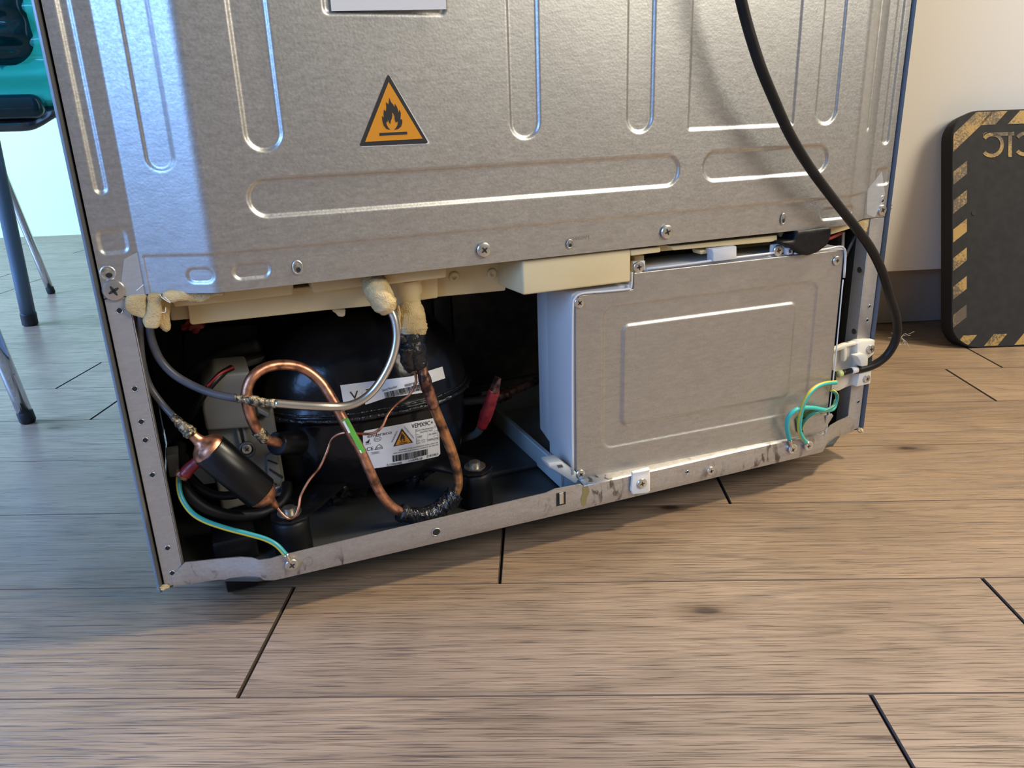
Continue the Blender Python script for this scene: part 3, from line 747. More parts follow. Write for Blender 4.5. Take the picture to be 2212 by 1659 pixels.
# bright pressed slot, stain, holes, screws on the rail
def on_rail(u, v, h=0.0): return P(u, v, -D-h)
V = [on_rail(*q, .0004) for q in ((1202, 1066), (1222, 1062), (1222, 1089), (1202, 1094))]; mesh('rail_slot', V, [(0, 1, 2, 3)], M_hole, fr)
bm = box_bm(P(1209, 1090, -D-.0012), P(1217, 1063, -D-.0006), .0002, 1); frombm('slot_tongue', bm, M_steel, fr)
pierced(on_rail(942, 1149), .0034, .0032, yo=-.0005); pierced(on_rail(1484, 1019), .0014, .0014, yo=-.0005)
screw(on_rail(1535, 1017), .0044, rot=.4)
M_stain = mat('yellow_stain', (.26, .22, .09), .5, .3)
stain = [(1258, 1052), (1270, 1049), (1274, 1062), (1268, 1075), (1266, 1089), (1262, 1094), (1256, 1090), (1254, 1078), (1259, 1066)]
V, Fc, M = flatmesh([(stain, 0, .00012)], lambda u, v, h: on_rail(u, v, h+.0002)); mesh('glue_stain', V, Fc, M_stain, fr)
# engraved earth symbols
def earth_symbol(c, r):
    V, Fc = arc_band(0, 0, r, r, r*.08, 0, 360, 28)
    for dz, w in ((.28, .45), (-.12, .32)):
        b = len(V); V += [(-r*w, dz*r-r*.05+r*.05), (r*w, dz*r+r*.12), (r*w, dz*r+r*.20), (-r*w, dz*r+.08*r)]; Fc.append((b, b+1, b+2, b+3))
    mesh('earth_symbol', [Vector((c.x+x, -D-.00045, c.z+z)) for x, z in V], Fc, M_cover, fr)
earth_symbol(on_rail(665, 1213), .0039); earth_symbol(on_rail(1468, 1022), .0028); earth_symbol(on_rail(1690, 985), .0026)
# crumbs of foam at the shell corners
def crumb(c, r, seed, m=None, par=fr, name='foam_crumb', sub=3, sc=(1, 1, 1)):
    bm = bmesh.new(); bmesh.ops.create_icosphere(bm, subdivisions=sub, radius=1)
    for v in bm.verts:
        n = noise.noise(v.co*1.7+Vector((seed, 0, 0)))*.5 + noise.noise(v.co*4+Vector((0, seed, 0)))*.3
        v.co = Vector((v.co.x*sc[0], v.co.y*sc[1], v.co.z*sc[2]))*r*(1+n) + Vector(c)
    return frombm(name, bm, m or M_foam, par, True)
crumb(P(352, 1269, -.001), .0026, 3, sc=(1.7, .7, .7)); crumb(P(1858, 929, -.001), .0028, 5)
crumb(P(1923, 447, .004), .0016, 6, sc=(1, 1, 2.0))

# --- feet / rollers
for x in (.055, .59):
    bm = bmesh.new()
    V, Fc = lathe_geo([(0, .012), (.0012, .0155), (.024, .0155), (.0255, .012)], (x-.008, .030, .0158), (1, 0, 0), 28)
    vs = [bm.verts.new(v) for v in V]
    for f in Fc: bm.faces.new([vs[i] for i in f])
    frombm('roller', bm, M_rubber, fr, True)
    box('roller_housing', (x-.012, .010, .0345), (x+.022, .055, .056), M_black, fr, .003)
for x in (.07, .61): box('front_foot', (x, .56, .0), (x+.04, .60, .052), M_rubber, fr, .003)

# ---------------------------------------------------------------- control box
def control_box():
    body_px = [(1199, 638), (1213, 632), (1362, 622)]
    zt_ = P(1365, 588, -.016).z
    # housing: white plastic shell, seen from the left and in rim lines round the cover
    xl, xr = PC(1237, 800).x, PC(1795, 800).x
    z0 = .045; zl = PC(1255, 632).z + .0012; zs = PC(1400, 578).z - .0015
    xs_ = PC(1363, 610).x
    out = [(xl, z0+.008), (xr-.001, z0-.004), (xr+.0025, zs+.0), (xs_+.0, zs), (xs_, zl), (xl+.006, zl), (xl+.0015, zl-.002), (xl, zl-.007)]
    front = [Vector((x, yc(x)+.0025, z)) for x, z in out]
    bm = prism_bm(front, (.0, .048, 0), .0012, 2)
    frombm('box_housing', bm, M_white, fr, True)
    # deeper left flank, slightly behind the rim
    bm = prism_bm([Vector((xl+.001, yc(xl)+.010, z0+.012)), Vector((xl+.001, yc(xl)+.075, z0+.03)), Vector((xl+.001, yc(xl)+.075, zl-.008)), Vector((xl+.001, yc(xl)+.010, zl-.004))], (.03, 0, 0), .002, 2)
    frombm('housing_flank', bm, M_white, fr, True)
    # raised rim along the left edge, top step and right edge
    def rim(chain, r=.0011):
        tube('housing_rim', [PC(u, v, .0012) for u, v in chain], r, M_white, fr, seg=8, sub=3)
    rim([(1237, 1024), (1236, 900), (1236, 760), (1237, 665), (1241, 645), (1256, 634), (1300, 630), (1356, 624.5), (1363, 619), (1364.5, 600), (1365, 588)])
    rim([(1396, 581), (1480, 571), (1560, 560), (1660, 548), (1672, 545)])
    rim([(1716, 547), (1780, 539), (1812, 533), (1823, 537), (1826, 552), (1823, 600)])
    rim([(1821, 604), (1812, 700), (1802, 800), (1790, 900), (1783, 938)], .0006)
control_box()
# sheet metal cover as relief, cut to its stepped outline
def cover():
    pL, pR = PC(1244, 800).x, PC(1797, 800).x
    zt_ = .2345; zst = PC(1300, 633).z; xst = PC(1368, 610).x; zb = .0475
    inner = (PC(1345, 800).x, PC(1500, 892).z, PC(1710, 760).x, PC(1500, 683).z)
    o0 = (PC(1303, 800).x, PC(1400, 951).z, PC(1752, 760).x, PC(1500, 640).z)
    xr_top = PC(1817, 600).x; xr_bot = PC(1783, 935).x
    nx, nz = 300, 190; V = []; idx = {}
    def ins(x, z): return not (x < xst and z > zst)
    for j in range(nz+1):
        z = zb + (zt_-zb)*j/nz
        xr = xr_bot + (xr_top-xr_bot)*min(1, max(0, (z-.05)/(.18)))
        for i in range(nx+1):
            x = pL + (xr-pL)*i/nx
            h = 0.0
            s = sdf(x, z, (inner[0], inner[1], inner[2], inner[3], .006, 0)); 
            if s < .0016: t = min(1, (.0016-s)/.0032); h += .0014*t*t*(3-2*t)
            s = sdf(x, z, (o0[0], o0[1], o0[2], o0[3], .010, 0))
            if s < .0016: t = min(1, (.0016-s)/.0032); h -= .0010*t*t*(3-2*t)
            V.append((x, yc(x) - h, z)); idx[i, j] = len(V)-1
    Fc = []
    for j in range(nz):
        for i in range(nx):
            q = [idx[i, j], idx[i+1, j], idx[i+1, j+1], idx[i, j+1]]
            c = V[q[0]]; d = V[q[2]]
            if (c[0]+d[0])/2 < xst and (c[2]+d[2])/2 > zst: continue
            if (c[0]+d[0])/2 < pL+.003 and (c[2]+d[2])/2 > zst-.002: continue
            Fc.append(tuple(q))
    o = mesh('box_cover', V, Fc, M_cover, fr, True); s = o.modifiers.new('solid', 'SOLIDIFY'); s.thickness = .0012; s.offset = -1 if False else -1
    o['label'] = 'grey sheet metal cover with two pressed rectangles'
cover()
def PCs(u, v, h=.0): return PC(u, v, h)
for u, v, r in ((1251, 654, .0046), (1807, 563, .0044), (1254, 1024, .0044), (1776, 918, .0036)): screw(PCs(u, v, .0004), r, rot=u*.01, yaw=-.038)
# screw ears at the top
def ear(u0, v0, u1, v1, su, sv):
    a, b = PC(u0, v1, -.002), PC(u1, v0, -.002)
    bm = box_bm((a.x, a.y, a.z), (b.x, a.y+.005, b.z), .0016, 2); frombm('mounting_ear', bm, M_white, fr, True)
    screw(PC(su, sv, -.001), .0050, rot=.5, yaw=-.038)
ear(1366, 562, 1396, 594, 1379, 577); ear(1668, 524, 1716, 550, 1680, 541)
prism('mounting_ear', [(1700, 536), (1713, 534), (1713, 549), (1700, 551)], -.021, -.016, M_white, fr, .0008)
prism('printed_mark', [(1705, 539), (1709, 538.5), (1709, 546), (1705, 546.5)], -.0216, -.0208, M_darkgreypl, fr, 0)
# strap bridging the slot above the cover
prism('white_strap', [(1537, 538), (1592, 531), (1592, 560), (1541, 566), (1541, 547)], -.020, -.010, M_white, fr, .0012)
prism('latch', [(1511, 541), (1536, 538), (1536, 547), (1514, 550)], -.012, .0, M_beige, fr, .001)
# exposed board beneath the cover's lower right corner
M_pcb = mat('circuit_board_green', (.03, .16, .06), .4)
frombm('circuit_board', prism_bm([PC(1718, 905, .0008), PC(1748, 884, .0008), PC(1775, 880, .0008), PC(1770, 925, .0008), PC(1722, 934, .0008)], CN*.001, 0), M_pcb, fr)
frombm('cover_flap', prism_bm([PC(1727, 908, .0028), PC(1770, 893, .0028), PC(1779, 896, .0028), PC(1783, 928, .0028), PC(1736, 937, .0028)], CN*.0006, 0), M_cover, fr)
prism('side_flange', [(1784, 900), (1797, 893), (1801, 898), (1781, 930)], -.024, -.018, M_cover, fr, .0006)
# evaporation tray
def tray():
    x0, x1, y0, y1, z0, z1 = .3435, .56, .004, .215, .036, .062
    bm = bmesh.new()
    t = .0022
    box_bm((x0, y0, z0), (x1, y1, z0+t), .0006, 1, bm)
    box_bm((x0, y0, z0), (x0+t, y1, z1), .0006, 1, bm); box_bm((x1-t, y0, z0), (x1, y1, z1), .0006, 1, bm)
    box_bm((x0, y0, z0), (x1, y0+t, z1), .0006, 1, bm); box_bm((x0, y1-t, z0), (x1, y1, z1+.004), .0006, 1, bm)
    box_bm((x0-.003, y0, z1-.0015), (x0+.001, y1, z1), .0006, 1, bm)
    return frombm('drip_tray', bm, M_translucent, fr, True)
tray()
prism('tray_tab', [(1185, 1003), (1214, 997), (1262, 1032), (1262, 1048), (1248, 1050), (1206, 1022), (1186, 1012)], -.012, .006, M_translucent, fr, .002)
prism('tray_slot', [(1204, 1005), (1214, 1004), (1217, 1009), (1207, 1011)], -.0126, -.0118, M_darkgreypl, fr, 0)
# painted clip on the rail
bm = prism_bm([on_rail(*q, .0035) for q in ((1367, 1021), (1405, 1013), (1405, 1062), (1398, 1066), (1367, 1069), (1363, 1060))], (0, .003, 0), .0012, 3)
frombm('rail_clip', bm, M_whitebr, fr, True)
bm = prism_bm([P(1363, 1018, -D-.001), P(1400, 1008, -D-.001), P(1405, 1014, -D-.004), P(1367, 1022, -D-.004)], (0, .0, -.0012), .0003, 1); frombm('clip_fold', bm, M_whitebr, fr, True)
screw(on_rail(1386, 1044, .0036), .0050, rot=.45)
# fan bracket seen through the slot: dark interior behind
# ---------------------------------------------------------------- cream plastic tray under the panel
def beige(px, y0, y1, name='insulation_tray_section', bev=.0016):
    return prism(name, px, y0, y1, M_beige, fr, bev, 3)
beige([(356, 616), (489, 605), (634, 596), (634, 637.5), (489, 654), (376, 664)], .010, .06)
beige([(668, 600), (786, 588), (785, 619), (690, 633), (676, 633)], .010, .06)
beige([(826, 585), (965, 572), (965, 600), (840, 615), (824, 616)], -.004, .05)
beige([(404, 652), (635, 622), (858, 600), (852, 657), (700, 671), (416, 702), (410, 699)], .022, .12, bev=.003)
beige([(358, 640), (412, 640), (412, 690), (368, 694)], .032, .12, bev=.002)
beige([(905, 590), (947, 585), (947, 644), (905, 650)], .018, .12)
beige([(940, 580), (1100, 560), (1092, 628), (944, 642)], .026, .12, bev=.001)
# big front block with its slanted left flank
zb_ = P(1131, 638, -.018).z; A = P(1131, 638, -.018); B = Vector((P(1087, 628, .018).x, .018, zb_)); Cc = P(1362, 611, -.018)
bm = bmesh.new()
base = [A, B, Vector((B.x, .10, zb_)), Vector((Cc.x+.004, .10, zb_)), Vector((Cc.x, -.018, zb_))]
lo = [bm.verts.new(v) for v in base]; hi = [bm.verts.new(v + Vector((0, 0, .256-zb_ - 0))) for v in base]
bm.faces.new(lo); bm.faces.new(hi[::-1])
for i in range(5): bm.faces.new((lo[i], hi[i], hi[(i+1) % 5], lo[(i+1) % 5]))
bmesh.ops.recalc_face_normals(bm, faces=bm.faces[:]); bevel(bm, .0018, 3); frombm('insulation_tray_section', bm, M_beige, fr, True)
beige([(1362, 540), (1427, 533), (1427, 545), (1364, 553)], -.018, .03, bev=.0008)
beige([(1447, 532), (1679, 508), (1679, 520), (1664, 523), (1455, 541)], -.016, .03, bev=.0008)
beige([(1418, 530), (1460, 528), (1460, 540), (1418, 544)], -.008, .03, bev=.0008)
beige([(1679, 500), (1750, 492), (1730, 518), (1692, 520)], -.010, .03, bev=.0008)
beige([(1790, 488), (1850, 480), (1850, 490), (1795, 507)], -.010, .03, bev=.0008)
beige([(1370, 553), (1392, 551), (1392, 585), (1370, 588)], .004, .03, bev=.0008)
beige([(1594, 530), (1668, 520), (1668, 548), (1594, 556)], .030, .06, bev=.0008)
beige([(1790, 505), (1836, 496), (1836, 560), (1795, 560)], .06, .10, bev=.0008)
# small bosses and a tab
for u, v in ((981, 598), (1121-58, 591)):
    c = P(u, v, .0255); V, Fc = lathe_geo([(-.001, .0045), (0, .0045), (.0009, .0040), (.0009, .0018), (.0002, .0015)], c, (0, -1, 0), 20); mesh('screw_boss', V, Fc, M_beige, fr, True)
prism('hook_tab', [(719, 668), (747, 668), (746, 682), (741, 685), (731, 684), (725, 676), (720, 675)], .03, .05, M_beige, fr, .001)
# drain funnel
c = P(884, 640, .012); zc = lambda v: P(884, v, .012).z
V, Fc = lathe_geo([(0, .0118), (zc(606)-zc(632), .0118), (zc(606)-zc(641), .0098), (zc(606)-zc(661), .0096)], (c.x, .016, zc(606)), (0, 0, -1), 32)
o = mesh('drain_funnel', V, Fc, M_beige, fr, True); o.data.set_sharp_from_angle(angle=.6)

# ---------------------------------------------------------------- foam: outlines filled, voxel-merged and roughened
tex = bpy.data.textures.new('foam_noise', 'CLOUDS'); tex.noise_scale = .006; tex.noise_depth = 3
def foam(px, y0, y1, name='foam_piece', vox=.0011, dis=.0016, m=None):
    o = prism(name, px, y0, y1, m or M_foam, fr, .0014, 2)
    r = o.modifiers.new('remesh', 'REMESH'); r.mode = 'VOXEL'; r.voxel_size = vox; r.use_smooth_shade = True
    s = o.modifiers.new('smooth', 'SMOOTH'); s.iterations = 6
    d = o.modifiers.new('displace', 'DISPLACE'); d.texture = tex; d.strength = dis; d.mid_level = .5; d.texture_coords = 'GLOBAL'
    return o
foam([(272, 640), (318, 637), (320, 690), (304, 688), (292, 684), (284, 681), (270, 670), (267, 660)], -.004, .012)
foam([(318, 637), (352, 634), (350, 690), (340, 712), (312, 711), (308, 690), (316, 680)], -.006, .006)
foam([(338, 636), (372, 634), (366, 690), (371, 712), (360, 722), (340, 705), (345, 680)], .0, .012)
foam([(352, 632), (430, 628), (484, 626), (486, 641), (462, 642), (440, 653), (414, 656), (390, 650), (370, 656), (352, 650)], -.012, .004, dis=.003)
foam([(1852, 478), (1878, 470), (1911, 468), (1908, 492), (1893, 495), (1890, 505), (1866, 503), (1856, 492)], .002, .014, dis=.0024)
# foam sleeve around the silver tube
def rr(pairs):
    def f(t):
        for (a, ra), (b, rb) in zip(pairs, pairs[1:]):
            if t <= b: return ra + (rb-ra)*(t-a)/(b-a)
        return pairs[-1][1]
    return f
M_foam2 = M_foam
tube('foam_sleeve', pts((800, 590, -.002), (808, 612, -.006), (822, 640, -.012), (840, 672, -.012)), rr([(0, .0075), (.45, .0098), (.85, .0095), (1, .006)]), M_foam2, fr, seg=32, sub=16, lump=.10)
tube('foam_sleeve', pts((885, 652, .014), (887, 675, .012), (888, 700, .010), (889, 724, .008)), rr([(0, .0090), (.4, .0112), (.8, .0130), (1, .0105)]), M_foam2, fr, seg=32, sub=16, lump=.10)
foam([(857, 660), (866, 660), (868, 715), (862, 718), (857, 700)], .0, .008)

# ---------------------------------------------------------------- compressor
CC = Vector((.1905, .115, 0)); RXc, RYc = .0975, .088; ZS = .1325
def superell(a, n=2.35):
    c, s = math.cos(a), math.sin(a); return (abs(c)**(2/n))*(1 if c >= 0 else -1), (abs(s)**(2/n))*(1 if s >= 0 else -1)
def comp_body():
    prof = []
    for i in range(17):                       # lower shell
        t = i/16; a = t*math.pi/2; z = .047 + (ZS-.004-.047)*t
        r = .955*(1 - .45*(1-min(1, t*3.2))**2.2); prof.append((z, r*(.93+.07*min(1, t*1.6))))
    prof += [(ZS-.0035, .99), (ZS-.002, 1.0), (ZS+.0015, 1.0), (ZS+.003, .985)]
    for i in range(1, 19):                    # dome
        a = i/18*math.pi/2; prof.append((ZS+.003 + .072*math.sin(a)**1.0, .975*max(.02, math.cos(a))**.72))
    V, Fc = [], []; n = 96
    for z, r in prof:
        for k in range(n):
            c, s = superell(2*math.pi*k/n); x, y = CC.x + c*RXc*r, CC.y + s*RYc*r
            w = .0012*noise.noise(Vector((x*30, y*30, z*30)))
            V.append((x + w, y + w, z))
    for j in range(len(prof)-1):
        for k in range(n): k2 = (k+1) % n; Fc.append((j*n+k, j*n+k2, (j+1)*n+k2, (j+1)*n+k))
    Fc.append(tuple(range(n))[::-1]); Fc.append(tuple((len(prof)-1)*n+k for k in range(n)))
    return V, Fc
V, Fc = comp_body()
comp = mesh('compressor', V, Fc, M_comp, fr, True); comp['label'] = 'glossy black compressor with white labels'
BVH = BVHTree.FromPolygons([Vector(v) for v in V], Fc)
def on_comp(u, v, h=.0005):
    r = ray(u, v).normalized(); hit = BVH.ray_cast(CAM, r)
    if hit[0] is None: return P(u, v, CC.y-RYc)
    return hit[0] + hit[1]*h if hit[1].dot(r) < 0 else hit[0] - hit[1]*h
# weld seam
sm = []
for k in range(97):
    c, s = superell(2*math.pi*k/96); sm.append(Vector((CC.x + c*RXc*1.012, CC.y + s*RYc*1.012, ZS - .001 + .0012*noise.noise(Vector((k*.3, 0, 0))))))
V, Fc, M = tube_geo(sm, .0022, 8, lump=.5); o = mesh('weld_seam', V, Fc, M_weld, comp, True)
sm2 = [Vector((p.x*1+ (p.x-CC.x)*-.02, p.y+(p.y-CC.y)*-.02, p.z+.0042)) for p in sm]
V, Fc, M = tube_geo(sm2, .0012, 8, lump=.4); o = mesh('weld_seam', V, Fc, M_weld, comp, True)
# label surfaces
def patch(quad, m, n, h):
    V, Fc = [], []
    for j in range(n+1):
        for i in range(m+1):
            s, t = i/m, j/n
            u = (1-t)*((1-s)*quad[0][0]+s*quad[1][0]) + t*((1-s)*quad[3][0]+s*quad[2][0])
            v = (1-t)*((1-s)*quad[0][1]+s*quad[1][1]) + t*((1-s)*quad[3][1]+s*quad[2][1])
            V.append(on_comp(u, v, h))
    for j in range(n):
        for i in range(m): Fc.append((j*(m+1)+i, (j+1)*(m+1)+i, (j+1)*(m+1)+i+1, j*(m+1)+i+1))
    return V, Fc
class Lab:
    def __init__(s): s.V, s.F, s.M = [], [], []
    def add(s, V, Fc, mi):
        b = len(s.V); s.V += V; s.F += [tuple(b+i for i in f) for f in Fc]; s.M += [mi]*len(Fc)
    def px(s, poly, mi, h): s.add([on_comp(u, v, h) for u, v in poly], [tuple(t) for t in tessellate_polygon([[Vector((u, v, 0)) for u, v in poly]])], mi)
    def rect(s, f, a0, b0, a1, b1, mi, h): s.px([f(a0, b0), f(a1, b0), f(a1, b1), f(a0, b1)], mi, h)
    def text(s, f, a, b, size, t, mi, h, w=None, rot=0, xs=1.0):
        tv, tf = text_polys(t, size*1.38)
        ww = max(x for x, y in tv) or 1; k = (w/ww) if w else xs
        c, sn = math.cos(rot), math.sin(rot)
        s.add([on_comp(*f(a + (x*k*c + y*sn), b - (y*c - x*k*sn)), h) for x, y in tv], tf, mi)
# rating label, local frame a (right) b (down), sheared like the sheet
def fa(a, b):
    bow = 5.0*((a-82)/82)**2*(b/82)*-1 + 5.0*(b/82)*.6
    return 783 + a*(1-.0) + b*.055, 931 - .185*a + b*(1.0) + bow*.5
lab = Lab()
V, Fc = [], []
m_, n_ = 40, 20
corner = 5.0
for j in range(n_+1):
    b = 84*j/n_
    for i in range(m_+1):
        a = 163*i/m_
        # round the corners
        aa = a
        for yb in (b, 84-b):
            if yb < corner:
                ins = corner - math.sqrt(max(0, corner**2-(corner-yb)**2)); aa = min(max(aa, ins), 163-ins)
        V.append(on_comp(*fa(aa, b), .0005))
for j in range(n_):
    for i in range(m_): Fc.append((j*(m_+1)+i, (j+1)*(m_+1)+i, (j+1)*(m_+1)+i+1, j*(m_+1)+i+1))
lab.add(V, Fc, 0)
H = .0009
lab.text(fa, 9, 16, 7.2, 'embraco', 1, H, w=53)
lab.text(fa, 105, 13, 9.5, 'VEMX9C+', 1, H, w=46)
lab.px([fa(84, 9), fa(64, 44), fa(106, 43)], 1, H); lab.px([fa(84, 14), fa(68, 42), fa(102, 41)], 2, H*1.3)
fx = lambda p: fa(84 + (p[0]-610)*.052, 37 + (p[1]-1165)*.070)
lab.px([fx(p) for p in fl_out], 1, H*1.7); lab.rect(fa, 77, 38.3, 93, 39.6, 1, H*1.7)
lab.text(fa, 62.5, 35.5, 3.8, 'WARNING', 1, H, w=25, rot=-math.radians(60)); lab.text(fa, 88, 6.5, 2.6, 'FLAMMABLE MATERIAL', 1, H, w=35, rot=math.radians(56))
lab.text(fa, 113.5, 21.5, 3.2, 'ELECTRONICALLY', 1, H, w=43); lab.text(fa, 122, 26.5, 3.2, 'PROTECTED', 1, H, w=27)
for a0, b0, a1, b1 in ((113, 16.5, 160, 17), (113, 28, 160, 28.5), (113, 38, 160, 38.4), (113, 47.5, 160, 47.9), (113, 16.5, 113.5, 47.9), (159.6, 16.5, 160, 47.9), (138, 28, 138.4, 38), (125, 38, 125.4, 47.9), (137, 38, 137.4, 47.9), (151, 38, 151.4, 47.9), (113, 43, 137, 43.3)):
    lab.rect(fa, a0, b0, a1, b1, 1, H)
lab.text(fa, 115.5, 36, 5.0, '230V', 1, H, w=11); lab.text(fa, 140.5, 35, 4.2, '40-150Hz', 1, H, w=17)
lab.text(fa, 114.5, 42.3, 2.2, 'RLA', 1, H, w=7); lab.text(fa, 126.5, 42.3, 2.2, '1A', 1, H, w=5); lab.text(fa, 114.5, 47, 2.2, 'LRA', 1, H, w=7); lab.text(fa, 126.5, 47, 2.2, '1A', 1, H, w=5)
lab.text(fa, 138.5, 46, 4.0, '0600a', 1, H, w=12); lab.text(fa, 152.5, 46, 4.0, '3PH', 1, H, w=7)
lab.text(fa, 75, 55, 2.7, 'WARNING THIS COMPRESSOR SHALL ONLY BE', 1, H, w=84); lab.text(fa, 62, 59.6, 2.7, 'USED WITH VCC ELECTRONIC INVERTER BY EECON', 1, H, w=97)
rb = random.Random(5); a = 61.0
while a < 137:
    w = rb.choice((.6, .8, 1.2, 2.0, 2.6)); lab.rect(fa, a, 62.5, min(a+w, 138), 76 + (-1.2 if a > 110 else 0), rb.choice((1, 1, 3)), H); a += w + rb.choice((.6, .8, 1.4))
lab.text(fa, 47, 82.8, 4.6, '513906088', 1, H, w=33); lab.text(fa, 94, 82.0, 4.6, '11/APR/18', 1, H, w=30); lab.text(fa, 133, 80.5, 4.6, 'Z18D08LS', 1, H, w=25)
def ring(a, b, r, w, n=22, r2=None):
    V, Fc = arc_band(a, b, r, r2 or r, w, 0, 360, n); lab.add([on_comp(*fa(x, y), H) for x, y in V], Fc, 1)
ring(31, 22, 8, .7, r2=5.6); lab.text(fa, 25.5, 24.4, 4.6, 'CCC', 1, H, w=11)
lab.text(fa, 6, 44, 8.0, 'CE', 1, H, w=15); lab.text(fa, 5, 30.5, 2.6, 'RoHS', 1, H, w=11)
lab.px([fa(4, 25), fa(9, 26.5), fa(14.5, 18), fa(10, 22.5)], 1, H); lab.px([fa(6, 27.5), fa(12, 27.5), fa(14.5, 19)], 1, H)
for q0, q1 in (((24, 44), (30, 36)), ((30, 36), (34, 34)), ((34, 34), (39, 39)), ((39, 39), (41, 44)), ((41, 44), (24, 44))):
    (x0, y0), (x1, y1) = q0, q1; d = Vector((x1-x0, y1-y0)).normalized(); nn = Vector((-d.y, d.x))*.45
    lab.px([fa(x0+nn.x, y0+nn.y), fa(x1+nn.x, y1+nn.y), fa(x1-nn.x, y1-nn.y), fa(x0-nn.x, y0-nn.y)], 1, H)
lab.text(fa, 26.5, 42.8, 3.6, 'DVE', 1, H, w=12)
lab.rect(fa, 15, 48.6, 33, 49.0, 1, H); lab.rect(fa, 15, 52.2, 33, 52.6, 1, H); lab.rect(fa, 32.6, 48.6, 33, 52.6, 1, H); lab.text(fa, 17, 51.8, 2.4, 'CHINA', 1, H, w=14)
o = mesh('rating_label', lab.V, lab.F, [M_paper, M_ink, M_orange, M_inkgrey], comp, False, lab.M); o['label'] = 'white rating label with an orange flame triangle and barcode'
# upper labels
lab = Lab()
V, Fc = patch([(735, 832), (911, 810), (913, 848), (742, 872)], 30, 8, .0005); lab.add(V, Fc, 0)
fb = lambda a, b: (735 + a + b*.16, 832 - .125*a + b)
lab.text(fb, 17.5, 33, 18, 'V', 1, H, w=18); lab.rect(fb, 52, 15.5, 61, 17.5, 1, H); lab.rect(fb, 158, 29, 165, 31, 1, H)
o = mesh('model_label', lab.V, lab.F, [M_paper, M_ink], comp, False, lab.M)
lab = Lab()
V, Fc = patch([(782, 846), (954, 792), (960, 817), (789, 874)], 34, 6, .0010); lab.add(V, Fc, 0)
fcx = lambda a, b: (782 + a + b*.25, 846 - .235*a + b)
H2 = .0014
lab.text(fcx, 41, 9.5, 5.6, 'Serial Number', 1, H2, w=33, rot=-.05); lab.text(fcx, 89, 10.5, 5.6, '8808Y9E1Q28B', 1, H2, w=42, rot=.0)
rb = random.Random(9); a = 44.0
while a < 128:
    w = rb.choice((.6, .9, 1.5)); lab.rect(fcx, a, 12.0, a+w, 24.5, 1, H2); a += w + rb.choice((.7, .9, 1.3))
o = mesh('serial_label', lab.V, lab.F, [M_paper, M_ink], comp, False, lab.M); o['label'] = 'white serial number label stuck aslant over the model label'
# mounts: rubber grommet, bracket arm, washer and bolt
def mount(c, ang):
    V, Fc = lathe_geo([(0, .0145), (.004, .0150), (.022, .0142), (.030, .0150), (.033, .0130)], (c[0], c[1], .0345), (0, 0, 1), 30); mesh('rubber_mount', V, Fc, M_rubber, comp, True)
    dirv = (CC - Vector((c[0], c[1], 0))); dirv.z = 0; dirv.normalize(); nv = Vector((-dirv.y, dirv.x, 0)); b = Vector((c[0], c[1], .0675))
    q = [b - dirv*.013 - nv*.009, b - dirv*.015, b - dirv*.013 + nv*.009, b - dirv*.002 + nv*.0165, b + dirv*.075 + nv*.02, b + dirv*.075 - nv*.02, b - dirv*.002 - nv*.0165]
    frombm('mount_bracket', prism_bm(q, (0, 0, .003), .001, 2), M_comp, comp, True)
    V, Fc = lathe_geo([(0, .0095), (.0012, .0095), (.0013, .005), (.005, .0048), (.0056, .003)], (c[0], c[1], .0706), (0, 0, 1), 24); o = mesh('mount_bolt', V, Fc, M_bolt, comp, True); o.data.set_sharp_from_angle(angle=.6)
mount((.2655, .020), 0); mount((.1035, .006), 0); mount((.115, .225), 0); mount((.275, .225), 0)
# pressed foot bulges at the base of the body
crumb((.155, .060, .062), .021, 1.3, M_comp, comp, 'pressed_boss', 4, (1, .8, .8)); crumb((.222, .062, .064), .020, 8.3, M_comp, comp, 'pressed_boss', 4, (1, .8, .8))
# tube stub with black sleeve
lathe('connector_sleeve', [(0, .0085), (.001, .0092), (.020, .0096), (.030, .0102), (.0305, .006)], P(597, 958, .010), P(662, 955, .040)-P(597, 958, .010), M_black, comp)
# starter housing on the compressor's left end
st_y = .045
pr = lambda n, px, y0, y1, m, b=.002: prism(n, px, y0, y1, m, comp, b, 3)
pr('starter_cover', [(438, 838), (464, 810), (540, 803), (546, 850), (556, 912), (552, 925), (446, 932), (437, 885)], .040, .09, M_greyplastic, .006)
pr('starter_cover', [(448, 928), (548, 915), (590, 880), (603, 960), (616, 1040), (612, 1072), (480, 1106), (462, 1020)], .050, .095, M_greyplastic, .003)
pr('starter_latch', [(554, 878), (582, 893), (581, 904), (557, 892)], .043, .052, M_greyplastic, .001)
pr('starter_rib', [(507, 916), (513, 914), (523, 958), (517, 960)], .046, .052, M_greyplastic, .0006)
pr('starter_rib', [(521, 913), (527, 912), (535, 955), (529, 957)], .046, .052, M_greyplastic, .0006)
pr('starter_vents', [(575, 985), (598, 975), (611, 1035), (600, 1060), (578, 1050)], .047, .051, M_greyplastic, .0015)
for q in (((578, 993), (600, 1001), (600, 1004), (578, 996)), ((582, 1012), (612, 1030), (611, 1034), (582, 1016)), ((588, 1040), (598, 1046), (597, 1049), (587, 1043))): pr('vent_slot', q, .0462, .0475, M_hole, 0)
V, Fc = lathe_geo([(0, .0068), (.003, .0068), (.003, .0050), (.0012, .0048)], P(533, 970, .046), (0, -1, 0), 26); mesh('screw_collar', V, Fc, M_darkgreypl, comp, True)
screw(P(533, 970, .0430), .0040, comp); screw(P(602, 1057, .040), .0030, comp)
pr('connector_block', [(502, 790), (575, 768), (580, 780), (540, 792), (510, 803)], .10, .13, M_darkgreypl, .001)
